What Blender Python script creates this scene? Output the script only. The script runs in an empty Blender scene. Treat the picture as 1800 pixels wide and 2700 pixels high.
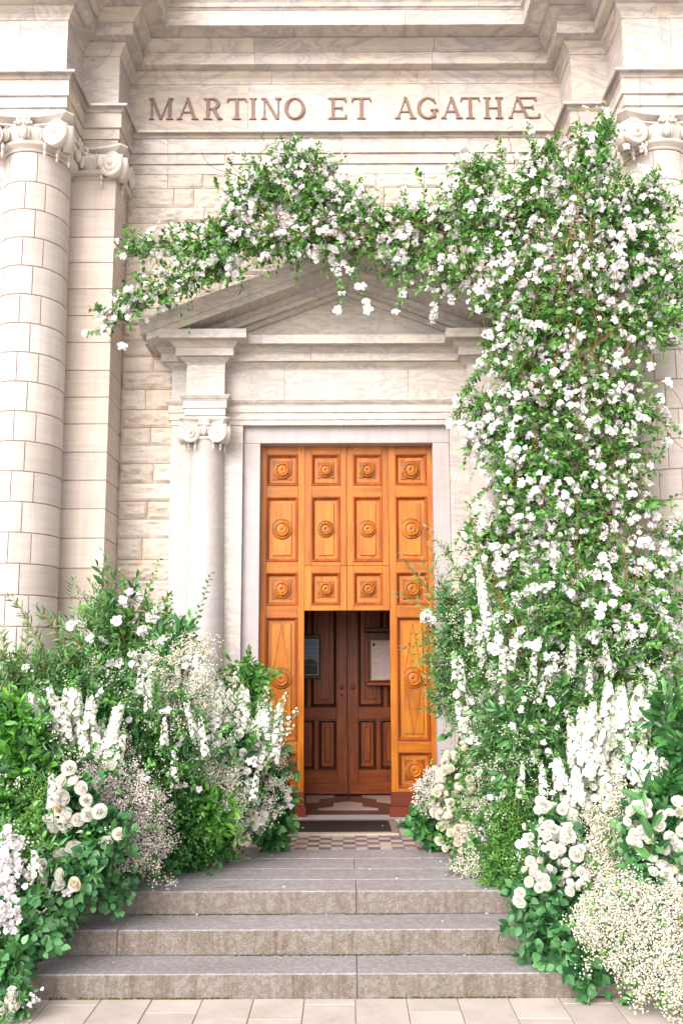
import bpy, math, random
import numpy as np
from mathutils import Matrix, Vector, noise

random.seed(7)
rng = np.random.default_rng(11)
SC = bpy.context.scene
COL = SC.collection
R = math.radians

# ------------------------------------------------------------------ camera
EYE = 1.96
FPX, PX0, PY0 = 2300.0, 914.0, 1464.0          # focal length / principal point of the 1800 x 2700 photograph
PITCH, ROLL = R(7.34), R(-0.20)
cam_d = bpy.data.cameras.new('camera')
cam = bpy.data.objects.new('camera', cam_d); COL.objects.link(cam)
CM = Matrix.Rotation(math.pi / 2 + PITCH, 3, 'X') @ Matrix.Rotation(ROLL, 3, 'Z')
cam.matrix_world = Matrix.Translation((0, 0, EYE)) @ CM.to_4x4()
cam_d.sensor_fit = 'VERTICAL'; cam_d.sensor_height = 36.0
cam_d.lens = FPX / 2700 * 36
cam_d.shift_x = (900 - PX0) / 2700; cam_d.shift_y = (PY0 - 1350) / 2700
cam_d.clip_end = 2000
SC.camera = cam

# ------------------------------------------------------------------ sky, sun, exposure
SUN_EL, SUN_ROT = R(52), R(205)
world = bpy.data.worlds.new('World'); SC.world = world; world.use_nodes = True
wn = world.node_tree.nodes; wl = world.node_tree.links
sky = wn.new('ShaderNodeTexSky'); sky.sky_type = 'NISHITA'; sky.sun_disc = False
sky.sun_elevation = SUN_EL; sky.sun_rotation = SUN_ROT
sky.air_density = 1.0; sky.dust_density = 3.0; sky.ozone_density = 1.0
hsv = wn.new('ShaderNodeHueSaturation'); hsv.inputs['Saturation'].default_value = 0.22
wb = wn.new('ShaderNodeMixRGB'); wb.blend_type = 'MULTIPLY'; wb.inputs[0].default_value = 1
wb.inputs[2].default_value = (1.0, 0.955, 0.925, 1)
bg = wn['Background']; bg.inputs['Strength'].default_value = 0.15
wl.new(sky.outputs[0], hsv.inputs['Color']); wl.new(hsv.outputs[0], wb.inputs[1]); wl.new(wb.outputs[0], bg.inputs['Color'])
sun_d = bpy.data.lights.new('sun', 'SUN'); sun_d.energy = 0.80; sun_d.angle = R(60); sun_d.color = (1.0, 0.945, 0.90)
sun = bpy.data.objects.new('sun', sun_d); COL.objects.link(sun)
# light comes from behind the camera, high and to the left
sdir = Vector((-0.62, -1.0, 0.80)).normalized()
sun.rotation_euler = sdir.to_track_quat('Z', 'Y').to_euler()
sky.sun_elevation = math.asin(sdir.z); sky.sun_rotation = math.atan2(sdir.x, sdir.y)
SC.view_settings.view_transform = 'Standard'; SC.view_settings.look = 'None'
SC.view_settings.exposure = 1.46; SC.view_settings.gamma = 1.0
try: SC.view_settings.use_curve_mapping = False
except Exception: pass
SC.cycles.max_bounces = 6; SC.cycles.diffuse_bounces = 4; SC.cycles.transmission_bounces = 3
SC.cycles.use_denoising = True

# ------------------------------------------------------------------ helpers
def at(px, py, Y):
    """world point seen at photo pixel (px, py) on the plane at distance Y"""
    d = CM @ Vector(((px - PX0) / FPX, (PY0 - py) / FPX, -1))
    return Vector((d.x * Y / d.y, Y, EYE + d.z * Y / d.y))
def onz(px, py, z):
    d = CM @ Vector(((px - PX0) / FPX, (PY0 - py) / FPX, -1))
    t = (z - EYE) / d.z
    return Vector((d.x * t, d.y * t, z))
def zat(py, Y, px=PX0): return at(px, py, Y).z

def empty(name, label, cat, loc, group=None, kind=None):
    o = bpy.data.objects.new(name, None); COL.objects.link(o)
    o.location = loc; o.empty_display_size = 0.1
    if label: o['label'] = label
    if cat: o['category'] = cat
    if group: o['group'] = group
    if kind: o['kind'] = kind
    o['_loc'] = tuple(loc)
    return o
def wloc(o):
    v = Vector((0, 0, 0))
    while o is not None:
        if '_loc' in o: return Vector(o['_loc'])
        o = o.parent
    return v
def link(name, me, m, parent=None, mw=None):
    o = bpy.data.objects.new(name, me); COL.objects.link(o)
    if m is not None and not me.materials: me.materials.append(m)
    if parent is not None:
        o.parent = parent
        # parts are written in world coordinates; only the thing itself carries a location
        o.matrix_parent_inverse = Matrix.Translation(-wloc(parent)) if parent.type == 'EMPTY' else Matrix.Identity(4)
    if mw is not None: o.matrix_basis = mw
    return o
def mesh(verts, faces, smooth=False):
    me = bpy.data.meshes.new('shape'); me.from_pydata([tuple(v) for v in verts], [], faces); me.update()
    if smooth: me.polygons.foreach_set('use_smooth', [True] * len(me.polygons))
    return me
def part(name, parent, geo, m, smooth=False, stuff=False, label=None):
    o = link(name, mesh(geo[0], geo[1], smooth), m, parent)
    if stuff: o['kind'] = 'stuff'
    if label: o['label'] = label
    return o
def solo(name, geo, m, label=None, cat=None, kind=None, smooth=False):
    o = link(name, mesh(geo[0], geo[1], smooth), m)
    if label: o['label'] = label
    if cat: o['category'] = cat
    if kind: o['kind'] = kind
    return o
def join(*gs):
    V, F = [], []
    for g in gs:
        n = len(V); V += [tuple(v) for v in g[0]]; F += [tuple(i + n for i in f) for f in g[1]]
    return V, F
def box(x0, x1, y0, y1, z0, z1, c=0.0):
    if x0 > x1: x0, x1 = x1, x0
    if c <= 0:
        V = [(x, y, z) for z in (z0, z1) for y in (y0, y1) for x in (x0, x1)]
        return V, [(0, 2, 3, 1), (4, 5, 7, 6), (0, 1, 5, 4), (2, 6, 7, 3), (0, 4, 6, 2), (1, 3, 7, 5)]
    c = min(c, (x1 - x0) * .45, (z1 - z0) * .45, abs(y1 - y0) * .45)
    def idx(a, s): return V.index(a)
    V = []; F = []; key = {}
    mid = [(x0 + x1) / 2, (y0 + y1) / 2, (z0 + z1) / 2]; lo = [x0, y0, z0]; hi = [x1, y1, z1]
    for sx in (0, 1):
        for sy in (0, 1):
            for sz in (0, 1):
                s = (sx, sy, sz); base = [hi[k] if s[k] else lo[k] for k in range(3)]
                for ax in range(3):   # vertex lying on the face of axis ax
                    p = list(base)
                    for k in range(3):
                        if k != ax: p[k] += -c if s[k] else c
                    key[(s, ax)] = len(V); V.append(tuple(p))
    def S(*a): return tuple(a)
    for ax in range(3):
        o = [k for k in range(3) if k != ax]
        for side in (0, 1):
            f = []
            for a, b in ((0, 0), (1, 0), (1, 1), (0, 1)):
                s = [0, 0, 0]; s[ax] = side; s[o[0]] = a; s[o[1]] = b; f.append(key[(tuple(s), ax)])
            F.append(tuple(f))
    for ax in range(3):   # edges parallel to ax
        o = [k for k in range(3) if k != ax]
        for a in (0, 1):
            for b in (0, 1):
                s0 = [0, 0, 0]; s1 = [0, 0, 0]; s0[o[0]] = s1[o[0]] = a; s0[o[1]] = s1[o[1]] = b; s1[ax] = 1
                F.append((key[(tuple(s0), o[0])], key[(tuple(s1), o[0])], key[(tuple(s1), o[1])], key[(tuple(s0), o[1])]))
    for sx in (0, 1):
        for sy in (0, 1):
            for sz in (0, 1):
                s = (sx, sy, sz); F.append(tuple(key[(s, a)] for a in range(3)))
    import bmesh
    bm = bmesh.new(); bv = [bm.verts.new(v) for v in V]
    for f in F: bm.faces.new([bv[i] for i in f])
    bmesh.ops.recalc_face_normals(bm, faces=bm.faces)
    bm.verts.index_update(); F = [tuple(v.index for v in f.verts) for f in bm.faces]; bm.free()
    return V, F
def lathe(profile, c, axis='Z', seg=32, a0=0, a1=2 * math.pi):
    """profile [(r, h)]; axis Z: h is z; axis Y: h runs towards the viewer (-Y)"""
    full = abs(a1 - a0) > 6.28; n = seg if full else seg + 1
    V = []; F = []
    for r, h in profile:
        for k in range(n):
            a = a0 + (a1 - a0) * k / seg
            if axis == 'Z': V.append((c[0] + r * math.cos(a), c[1] + r * math.sin(a), c[2] + h))
            else: V.append((c[0] + r * math.cos(a), c[1] - h, c[2] + r * math.sin(a)))
    for i in range(len(profile) - 1):
        for k in range(seg):
            k2 = (k + 1) % n
            F.append((i * n + k, i * n + k2, (i + 1) * n + k2, (i + 1) * n + k))
    return V, F
def tube(pts, r, seg=6, r1=None):
    pts = [Vector(p) for p in pts]; V = []; F = []; n = len(pts)
    for i, p in enumerate(pts):
        t = (pts[min(i + 1, n - 1)] - pts[max(i - 1, 0)]).normalized()
        a = t.cross(Vector((0.31, 0.2, 0.93))).normalized(); b = t.cross(a)
        rr = r if r1 is None else r + (r1 - r) * i / (n - 1)
        for k in range(seg):
            q = 2 * math.pi * k / seg; V.append(tuple(p + a * (rr * math.cos(q)) + b * (rr * math.sin(q))))
    for i in range(n - 1):
        for k in range(seg): F.append((i * seg + k, i * seg + (k + 1) % seg, (i + 1) * seg + (k + 1) % seg, (i + 1) * seg + k))
    F.append(tuple(range(seg))[::-1]); F.append(tuple((n - 1) * seg + k for k in range(seg)))
    return V, F
def ellipsoid(c, r, seg=10, rings=6):
    V = [(c[0], c[1], c[2] - r[2])]; F = []
    for i in range(1, rings):
        t = -math.pi / 2 + math.pi * i / rings
        for k in range(seg):
            a = 2 * math.pi * k / seg
            V.append((c[0] + r[0] * math.cos(t) * math.cos(a), c[1] + r[1] * math.cos(t) * math.sin(a), c[2] + r[2] * math.sin(t)))
    V.append((c[0], c[1], c[2] + r[2])); e = len(V) - 1
    for k in range(seg): F.append((0, 1 + (k + 1) % seg, 1 + k)); F.append((e, e - seg + k, e - seg + (k + 1) % seg))
    for i in range(rings - 2):
        for k in range(seg):
            a = 1 + i * seg; F.append((a + k, a + (k + 1) % seg, a + seg + (k + 1) % seg, a + seg + k))
    return V, F
def poly_prism(pts, y0, y1):
    """pts (x, z) counter-clockwise seen from the viewer; front at y0"""
    n = len(pts); V = [(x, y0, z) for x, z in pts] + [(x, y1, z) for x, z in pts]
    F = [tuple(range(n)), tuple(range(2 * n - 1, n - 1, -1))]
    for i in range(n): j = (i + 1) % n; F.append((i, i + n, j + n, j))
    return V, F
def frame_ring(x0, x1, z0, z1, prof):
    """mitred moulding round a rectangle; prof [(inset, y)]"""
    V = []; F = []
    for ins, y in prof:
        V += [(x0 + ins, y, z0 + ins), (x1 - ins, y, z0 + ins), (x1 - ins, y, z1 - ins), (x0 + ins, y, z1 - ins)]
    for i in range(len(prof) - 1):
        for k in range(4): F.append((i * 4 + k, i * 4 + (k + 1) % 4, i * 4 + 4 + (k + 1) % 4, i * 4 + 4 + k))
    return V, F
def mapg(g, fn): return [fn(*v) for v in g[0]], g[1]
def flipx(g, cx=0.0): return [(2 * cx - v[0], v[1], v[2]) for v in g[0]], [tuple(reversed(f)) for f in g[1]]

# ------------------------------------------------------------------ materials
class NT:
    def __init__(s, name, rough=0.6, spec=0.3):
        s.m = bpy.data.materials.new(name); s.m.use_nodes = True; s.t = s.m.node_tree; s.n = s.t.nodes; s.l = s.t.links
        s.b = s.n['Principled BSDF']; s.b.inputs['Roughness'].default_value = rough
        s.b.inputs['Specular IOR Level'].default_value = spec
        tc = s.n.new('ShaderNodeTexCoord'); oi = s.n.new('ShaderNodeObjectInfo'); s.oi = oi
        add = s.n.new('ShaderNodeVectorMath'); add.operation = 'ADD'
        mul = s.n.new('ShaderNodeMath'); mul.operation = 'MULTIPLY'; mul.inputs[1].default_value = 37.0
        s.l.new(oi.outputs['Random'], mul.inputs[0]); s.l.new(tc.outputs['Object'], add.inputs[0]); s.l.new(mul.outputs[0], add.inputs[1])
        s.co = add.outputs[0]; s.raw = tc.outputs['Object']; s.rand = oi.outputs['Random']
    def map(s, scale=(1, 1, 1), rot=(0, 0, 0), raw=False):
        m = s.n.new('ShaderNodeMapping'); m.inputs['Scale'].default_value = scale; m.inputs['Rotation'].default_value = rot
        s.l.new(s.raw if raw else s.co, m.inputs['Vector']); return m.outputs[0]
    def noise(s, scale, vec=None, detail=6, rough=0.6, dist=0.0):
        n = s.n.new('ShaderNodeTexNoise'); n.inputs['Scale'].default_value = scale; n.inputs['Detail'].default_value = detail
        n.inputs['Roughness'].default_value = rough; n.inputs['Distortion'].default_value = dist
        s.l.new(vec if vec is not None else s.co, n.inputs['Vector']); return n.outputs['Fac']
    def ramp(s, fac, stops):
        r = s.n.new('ShaderNodeValToRGB'); e = r.color_ramp.elements
        while len(e) < len(stops): e.new(0.5)
        for k, (p, c) in enumerate(stops): e[k].position = p; e[k].color = (*c, 1) if len(c) == 3 else c
        s.l.new(fac, r.inputs[0]); return r.outputs[0]
    def mix(s, a, b, fac, mode='MIX'):
        m = s.n.new('ShaderNodeMixRGB'); m.blend_type = mode
        for k, v in ((0, fac), (1, a), (2, b)):
            if isinstance(v, (int, float)): m.inputs[k].default_value = v
            elif isinstance(v, tuple): m.inputs[k].default_value = (*v, 1)
            else: s.l.new(v, m.inputs[k])
        return m.outputs[0]
    def math(s, op, a, b=0.0):
        m = s.n.new('ShaderNodeMath'); m.operation = op
        for k, v in ((0, a), (1, b)):
            if isinstance(v, (int, float)): m.inputs[k].default_value = v
            else: s.l.new(v, m.inputs[k])
        return m.outputs[0]
    def col(s, c):
        if isinstance(c, tuple): s.b.inputs['Base Color'].default_value = (*c, 1)
        else: s.l.new(c, s.b.inputs['Base Color'])
    def bump(s, h, strength=0.3, dist=0.01):
        b = s.n.new('ShaderNodeBump'); b.inputs['Strength'].default_value = strength; b.inputs['Distance'].default_value = dist
        s.l.new(h, b.inputs['Height']); s.l.new(b.outputs[0], s.b.inputs['Normal'])
    def bw(s, lo, hi, fac): return s.ramp(fac, [(lo, (0, 0, 0)), (hi, (1, 1, 1))])

def marble(name, base, vein, warm, rot=(0, 0.5, 0), vs=1.6, tone=0.10, amount=0.5, streak=0.45):
    t = NT(name, 0.42, 0.35)
    v = t.map((1.0, 1.0, 3.2), rot)
    n1 = t.noise(vs, v, 8, 0.62, 1.4)
    ve = t.ramp(n1, [(0.40, (0, 0, 0)), (0.49, (1, 1, 1)), (0.53, (.25, .25, .25)), (0.62, (0, 0, 0))])
    cloud = t.noise(vs * 1.1, v, 4, 0.6, 0.6)
    c = t.mix(base, warm, t.bw(0.32, 0.60, t.noise(0.9, None, 3)))
    c = t.mix(c, vein, t.math('MULTIPLY', ve, amount))
    c = t.mix(c, vein, t.math('MULTIPLY', t.bw(0.45, 0.8, cloud), amount * .55))
    k = t.math('ADD', t.math('MULTIPLY', t.rand, tone), 1 - tone * .6)
    c = t.mix(c, k, 1.0, 'MULTIPLY')
    if streak:
        sk = t.noise(3.2, t.map((2.6, 2.6, .22), raw=True), 6, 0.7)
        c = t.mix(c, (0.80, 0.74, 0.66), t.math('MULTIPLY', t.bw(0.50, 0.70, sk), streak), 'MULTIPLY')
    t.col(c); t.bump(t.noise(60, None, 3), 0.08, 0.004)
    return t.m
M = {}
M['marble'] = marble('grey veined marble', (0.52, 0.485, 0.475), (0.33, 0.295, 0.295), (0.53, 0.455, 0.37), rot=(0, 0.35, 0), vs=1.5, tone=0.20, amount=0.85)
M['marble_white'] = marble('white portal marble', (0.475, 0.449, 0.435), (0.32, 0.295, 0.30), (0.545, 0.48, 0.41), rot=(0, 0.8, 0.3), vs=2.2, tone=0.10, amount=0.7)
M['marble_shaft'] = marble('white column marble', (0.455, 0.427, 0.43), (0.325, 0.295, 0.315), (0.46, 0.42, 0.40), rot=(0, 1.25, 0.2), vs=1.5, tone=0.03, amount=0.35)
M['marble_lilac'] = marble('lilac grey marble', (0.39, 0.35, 0.365), (0.32, 0.28, 0.30), (0.41, 0.365, 0.36), rot=(0, 1.4, 0.0), vs=1.1, tone=0.03, amount=0.3)

def sandstone(name, c1, c2, c3, tone=0.19, grain=1.0):
    t = NT(name, 0.85, 0.15)
    v = t.map((1.0, 1.0, 9.0))
    band = t.noise(2.2, v, 7, 0.7, 0.3)
    c = t.ramp(band, [(0.25, c1), (0.5, c2), (0.75, c3)])
    hue = t.mix((1.0, 0.985, 0.97), (1.0, 0.955, 0.89), t.rand)
    c = t.mix(c, hue, 1.0, 'MULTIPLY')
    k = t.math('ADD', t.math('MULTIPLY', t.math('FRACT', t.math('MULTIPLY', t.rand, 7.31)), tone), 1 - tone * .7)
    c = t.mix(c, k, 1.0, 'MULTIPLY')
    spots = t.bw(0.66, 0.74, t.noise(22, None, 5, 0.7))
    c = t.mix(c, (0.36, 0.29, 0.25), t.math('MULTIPLY', spots, 0.35))
    sk = t.noise(3.0, t.map((2.4, 2.4, .18), raw=True), 6, 0.7)
    c = t.mix(c, (0.78, 0.72, 0.66), t.math('MULTIPLY', t.bw(0.48, 0.72, sk), 0.55), 'MULTIPLY')
    t.col(c)
    h = t.math('ADD', t.math('MULTIPLY', t.noise(14, v, 6, 0.75), 0.7), t.math('MULTIPLY', t.noise(55, None, 4), 0.4))
    t.bump(h, 0.45 * grain, 0.012)
    return t.m
M['sand'] = sandstone('pale pink sandstone', (0.47, 0.425, 0.41), (0.545, 0.50, 0.485), (0.595, 0.55, 0.535))
M['sand_pil'] = sandstone('cream sandstone', (0.455, 0.395, 0.36), (0.54, 0.475, 0.44), (0.60, 0.535, 0.495), tone=0.15)
M['sand_rough'] = sandstone('rock faced sandstone', (0.46, 0.405, 0.35), (0.565, 0.505, 0.455), (0.625, 0.575, 0.53), tone=0.16, grain=1.8)
t = NT('brown mortar', 0.95, 0.05); t.col(t.ramp(t.noise(30, None, 4), [(0.3, (0.30, 0.22, 0.19)), (0.7, (0.42, 0.34, 0.30))])); M['mortar'] = t.m
t = NT('light grout', 0.95, 0.05); t.col(t.ramp(t.noise(30, None, 4), [(0.3, (0.40, 0.34, 0.29)), (0.7, (0.52, 0.46, 0.40))])); M['grout'] = t.m
t = NT('carved limestone', 0.7, 0.2)
t.col(t.ramp(t.noise(6, None, 5), [(0.3, (0.50, 0.45, 0.405)), (0.7, (0.58, 0.535, 0.49))])); t.bump(t.noise(70, None, 3), 0.15, 0.004); M['carved'] = t.m

def granite(name, top=False):
    t = NT(name, 0.72 if not top else 0.5, 0.25)
    sp = t.noise(240, None, 3, 0.8)
    sp2 = t.noise(95, None, 4, 0.8)
    if top: c = t.ramp(sp, [(0.3, (0.26, 0.25, 0.275)), (0.5, (0.35, 0.34, 0.365)), (0.7, (0.45, 0.44, 0.46))])
    else: c = t.ramp(sp, [(0.32, (0.085, 0.075, 0.07)), (0.5, (0.225, 0.203, 0.186)), (0.68, (0.43, 0.395, 0.365))])
    c = t.mix(c, (0.20, 0.155, 0.14) if not top else (0.19, 0.165, 0.175), t.math('MULTIPLY', t.bw(0.5, 0.68, sp2), 0.45))
    if top:
        c = t.mix(c, (0.26, 0.225, 0.23), t.math('MULTIPLY', t.bw(0.45, 0.7, t.noise(1.6, t.map((0.6, 2.5, 1), raw=True), 5)), 0.6))
        c = t.mix(c, (0.10, 0.08, 0.075), t.math('MULTIPLY', t.bw(0.64, 0.70, t.noise(3.1, t.map((0.7, 1.4, 1), raw=True), 6, 0.65)), 0.45))
    else:
        st = t.noise(9, t.map((1.6, 1, 0.10), raw=True), 5, 0.75)
        c = t.mix(c, (0.105, 0.065, 0.038), t.math('MULTIPLY', t.bw(0.50, 0.68, st), 0.55))
        st2 = t.noise(5, t.map((2.2, 1, 0.25), raw=True), 5, 0.7)
        c = t.mix(c, (0.095, 0.09, 0.035), t.math('MULTIPLY', t.bw(0.5, 0.72, st2), 0.45))
    mid = t.noise(28, t.map(raw=True), 5, 0.75)
    c = t.mix(c, (1.45, 1.40, 1.34), t.math('MULTIPLY', t.bw(0.5, 0.60, mid), 1.0), 'MULTIPLY')
    c = t.mix(c, (0.62, 0.56, 0.53), t.math('MULTIPLY', t.bw(0.5, 0.40, mid), 0.9), 'MULTIPLY')
    t.col(c); t.bump(t.math('ADD', t.math('ADD', sp, sp2), mid), 0.6, 0.006)
    return t.m
M['granite'] = granite('stained granite risers'); M['granite_top'] = granite('grey granite treads', True)
t = NT('pink paving stone', 0.6, 0.25)
c = t.ramp(t.noise(4, None, 6, 0.7), [(0.3, (0.40, 0.34, 0.31)), (0.6, (0.50, 0.435, 0.40)), (0.8, (0.55, 0.49, 0.455))])
c = t.mix(c, (0.36, 0.25, 0.17), t.math('MULTIPLY', t.bw(0.60, 0.74, t.noise(2.3, t.map(raw=True), 6)), 0.5))
c = t.mix(c, t.math('ADD', t.math('MULTIPLY', t.rand, 0.12), 0.92), 1.0, 'MULTIPLY')
t.col(c); t.bump(t.noise(120, None, 3), 0.15, 0.003); M['paving'] = t.m
t = NT('paving joint', 0.95, 0.05); t.col((0.28, 0.24, 0.21)); M['joint'] = t.m
t = NT('ground', 0.9, 0.1); t.col(t.ramp(t.noise(0.6, None, 5), [(0.3, (0.55, 0.50, 0.455)), (0.7, (0.64, 0.585, 0.54))])); M['ground'] = t.m
def tilem(name, a, b):
    t = NT(name, 0.45, 0.35); c = t.mix(a, b, t.rand); c = t.mix(c, (0.25, 0.2, 0.19), t.math('MULTIPLY', t.bw(0.55, 0.75, t.noise(14, None, 5)), 0.5))
    t.col(c); return t.m
M['tile_dark'] = tilem('mauve tile', (0.13, 0.095, 0.105), (0.21, 0.165, 0.195)); M['tile_light'] = tilem('cream tile', (0.42, 0.37, 0.345), (0.46, 0.385, 0.29))

def wood(name, dark, mid, light, rough=0.38, horiz=False, tone=0.22):
    t = NT(name, rough, 0.4)
    v = t.map((0.5, 1, 9) if horiz else (9, 1, 0.5))
    g = t.noise(2.4, v, 6, 0.65, 0.8)
    c = t.ramp(g, [(0.28, dark), (0.5, mid), (0.75, light)])
    c = t.mix(c, dark, t.math('MULTIPLY', t.bw(0.42, 0.72, t.noise(2.1, t.map((1.4, 1, .8)), 6, 0.65)), 0.75))
    c = t.mix(c, t.math('ADD', t.math('MULTIPLY', t.rand, tone), 1 - tone * .6), 1.0, 'MULTIPLY')
    t.col(c); t.bump(g, 0.1, 0.003); return t.m
OR = ((0.24, 0.062, 0.003), (0.43, 0.130, 0.006), (0.57, 0.195, 0.010))
M['wood'] = wood('varnished orange wood', *OR); M['wood_h'] = wood('varnished orange rail wood', *OR, horiz=True)
M['wood_mould'] = wood('red brown moulding wood', (0.17, 0.033, 0.003), (0.31, 0.066, 0.005), (0.44, 0.105, 0.007))
M['wood_field'] = wood('raised panel wood', (0.27, 0.076, 0.004), (0.46, 0.150, 0.008), (0.59, 0.22, 0.014), tone=0.25)
M['wood_red'] = wood('dark red plinth wood', (0.10, 0.017, 0.007), (0.155, 0.027, 0.010), (0.21, 0.042, 0.014), horiz=True)
BR = ((0.13, 0.022, 0.003), (0.34, 0.066, 0.005), (0.56, 0.135, 0.008))
M['wood_in'] = wood('dark walnut inner door wood', *BR); M['wood_in_h'] = wood('dark walnut rail wood', *BR, horiz=True)
M['wood_dark'] = wood('dark oak frame wood', (0.05, 0.014, 0.005), (0.10, 0.028, 0.009), (0.15, 0.045, 0.014))  # dark brown wood for frames, mouldings and backing
def plain(name, c, rough=0.6, spec=0.3, metal=0.0):
    t = NT(name, rough, spec); t.b.inputs['Metallic'].default_value = metal
    t.col(t.mix(tuple(x * 0.86 for x in c), tuple(min(1, x * 1.08) for x in c), t.noise(18, None, 4))); return t.m
M['dark_gap'] = plain('dark shadow gap', (0.02, 0.012, 0.01), 0.9, 0.05)
M['vest'] = plain('vestibule plaster', (0.62, 0.50, 0.38), 0.9, 0.1)
M['bronze'] = plain('mauve bronze lettering', (0.20, 0.122, 0.092), 0.5, 0.3, 0.1)
M['brass'] = plain('dull brass', (0.38, 0.24, 0.10), 0.4, 0.5, 0.7)
M['iron'] = plain('dark iron', (0.05, 0.035, 0.03), 0.5, 0.4, 0.4)
M['alu'] = plain('worn aluminium edging', (0.52, 0.43, 0.36), 0.5, 0.4, 0.2)
M['alu_dark'] = plain('weathered side edging', (0.25, 0.19, 0.16), 0.6, 0.3)
M['rubber'] = plain('dark brown ribbed rubber', (0.045, 0.032, 0.028), 0.7, 0.25)
M['in_dark'] = plain('dark red marble floor', (0.075, 0.035, 0.034), 0.22, 0.5)
M['in_light'] = plain('pale pink marble inlay', (0.52, 0.40, 0.34), 0.25, 0.45)
M['paper'] = plain('pink paper', (0.90, 0.72, 0.72), 0.6, 0.2); M['ink'] = plain('printed ink', (0.16, 0.07, 0.09), 0.7, 0.1)
M['rule'] = plain('red printed rules', (0.50, 0.18, 0.20), 0.7, 0.1)
M['poster_blue'] = plain('blue grey poster print', (0.20, 0.33, 0.46), 0.4, 0.3); M['poster_edge'] = plain('pale poster border', (0.75, 0.80, 0.88), 0.5, 0.3)
M['poster_dark'] = plain('dark landscape print', (0.045, 0.055, 0.06), 0.4, 0.3); M['poster_mid'] = plain('grey landscape print', (0.26, 0.31, 0.33), 0.4, 0.3)
M['poster_text'] = plain('pale poster lettering', (0.42, 0.49, 0.58), 0.5, 0.3)

def leafmat(name, dark, mid, light, rough=0.42, spec=0.35, trans=0.28, tint=(1.15, 1.5, 0.6)):
    t = NT(name, rough, spec)
    g = t.n.new('ShaderNodeNewGeometry')
    r = t.math('FRACT', t.math('ADD', g.outputs['Random Per Island'], t.math('MULTIPLY', t.rand, 5.7)))
    c = t.ramp(r, [(0.0, dark), (0.5, mid), (1.0, light)])
    back = t.mix(c, (1.12, 1.10, 1.16), 1.0, 'MULTIPLY')
    c = t.mix(c, back, g.outputs['Backfacing'])
    t.col(c)
    tr = t.n.new('ShaderNodeBsdfTranslucent'); t.l.new(t.mix(c, tint, 1.0, 'MULTIPLY'), tr.inputs['Color'])
    mx = t.n.new('ShaderNodeMixShader'); mx.inputs[0].default_value = trans
    t.l.new(t.b.outputs[0], mx.inputs[1]); t.l.new(tr.outputs[0], mx.inputs[2])
    t.l.new(mx.outputs[0], t.n['Material Output'].inputs['Surface'])
    return t.m
M['vine_leaf'] = leafmat('bright vine leaf', (0.021, 0.079, 0.016), (0.069, 0.199, 0.040), (0.176, 0.399, 0.089))
M['laurel_leaf'] = leafmat('glossy laurel leaf', (0.011, 0.056, 0.018), (0.036, 0.134, 0.037), (0.100, 0.283, 0.068), 0.28, 0.5, 0.15)
M['fresh_leaf'] = leafmat('fresh green leaf', (0.025, 0.103, 0.013), (0.073, 0.237, 0.030), (0.176, 0.425, 0.059), 0.32, 0.4, 0.25)
M['willow_leaf'] = leafmat('narrow willow leaf', (0.028, 0.083, 0.025), (0.081, 0.199, 0.059), (0.199, 0.387, 0.133), 0.45, 0.3, 0.3)
M['salal_leaf'] = leafmat('broad grey green leaf', (0.015, 0.064, 0.022), (0.051, 0.167, 0.054), (0.146, 0.347, 0.133), 0.38, 0.35, 0.2)
M['ruscus_leaf'] = leafmat('dark small leaf', (0.011, 0.056, 0.012), (0.039, 0.139, 0.027), (0.106, 0.283, 0.059), 0.45, 0.3, 0.2)
M['lime_leaf'] = leafmat('lime bud', (0.11, 0.27, 0.035), (0.20, 0.39, 0.08), (0.36, 0.52, 0.16), 0.6, 0.2, 0.3)
M['petal'] = leafmat('white petal', (0.70, 0.665, 0.65), (0.78, 0.755, 0.745), (0.82, 0.805, 0.80), 0.6, 0.15, 0.25, (1.0, 1.0, 0.97))
M['petal_cream'] = leafmat('cream rose petal', (0.84, 0.81, 0.68), (0.87, 0.85, 0.74), (0.89, 0.875, 0.80), 0.6, 0.15, 0.45, (1.0, 1.0, 0.97))
M['petal_rose'] = leafmat('ivory rose petal', (0.84, 0.84, 0.75), (0.87, 0.87, 0.80), (0.89, 0.89, 0.86), 0.6, 0.15, 0.5, (1.0, 1.0, 0.97))
M['petal_peach'] = leafmat('peach rose petal', (0.80, 0.72, 0.55), (0.83, 0.76, 0.60), (0.85, 0.80, 0.67), 0.6, 0.15, 0.15, (1.0, 1.0, 0.97))
M['petal_delph'] = leafmat('greenish white floret petal', (0.60, 0.66, 0.50), (0.76, 0.77, 0.68), (0.82, 0.82, 0.78), 0.6, 0.15, 0.25, (1.0, 1.0, 0.97))
M['petal_pink'] = leafmat('pinkish tiny floret', (0.70, 0.61, 0.57), (0.80, 0.73, 0.70), (0.85, 0.81, 0.78), 0.8, 0.1, 0.2, (1.0, 1.0, 0.97))
M['petal_gyp'] = leafmat('cream tiny floret', (0.62, 0.61, 0.42), (0.76, 0.75, 0.62), (0.81, 0.80, 0.73), 0.8, 0.1, 0.2, (1.0, 1.0, 0.97))
for k, c in (('petal', 0), ('petal_cream', 0), ('petal_rose', 0), ('petal_delph', 0), ('petal_pink', 0), ('petal_gyp', 0), ('petal_peach', 0)):
    pass
def stemmat(name, a, b): t = NT(name, 0.7, 0.2); t.col(t.mix(a, b, t.noise(9, None, 3))); return t.m
M['stem'] = stemmat('green stem', (0.07, 0.15, 0.035), (0.14, 0.20, 0.06)); M['twig'] = stemmat('brown twig', (0.16, 0.07, 0.03), (0.26, 0.15, 0.06))
M['redstem'] = stemmat('reddish stem', (0.24, 0.06, 0.03), (0.34, 0.13, 0.05)); M['palestem'] = stemmat('pale dry stem', (0.20, 0.24, 0.08), (0.30, 0.30, 0.15))

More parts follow.
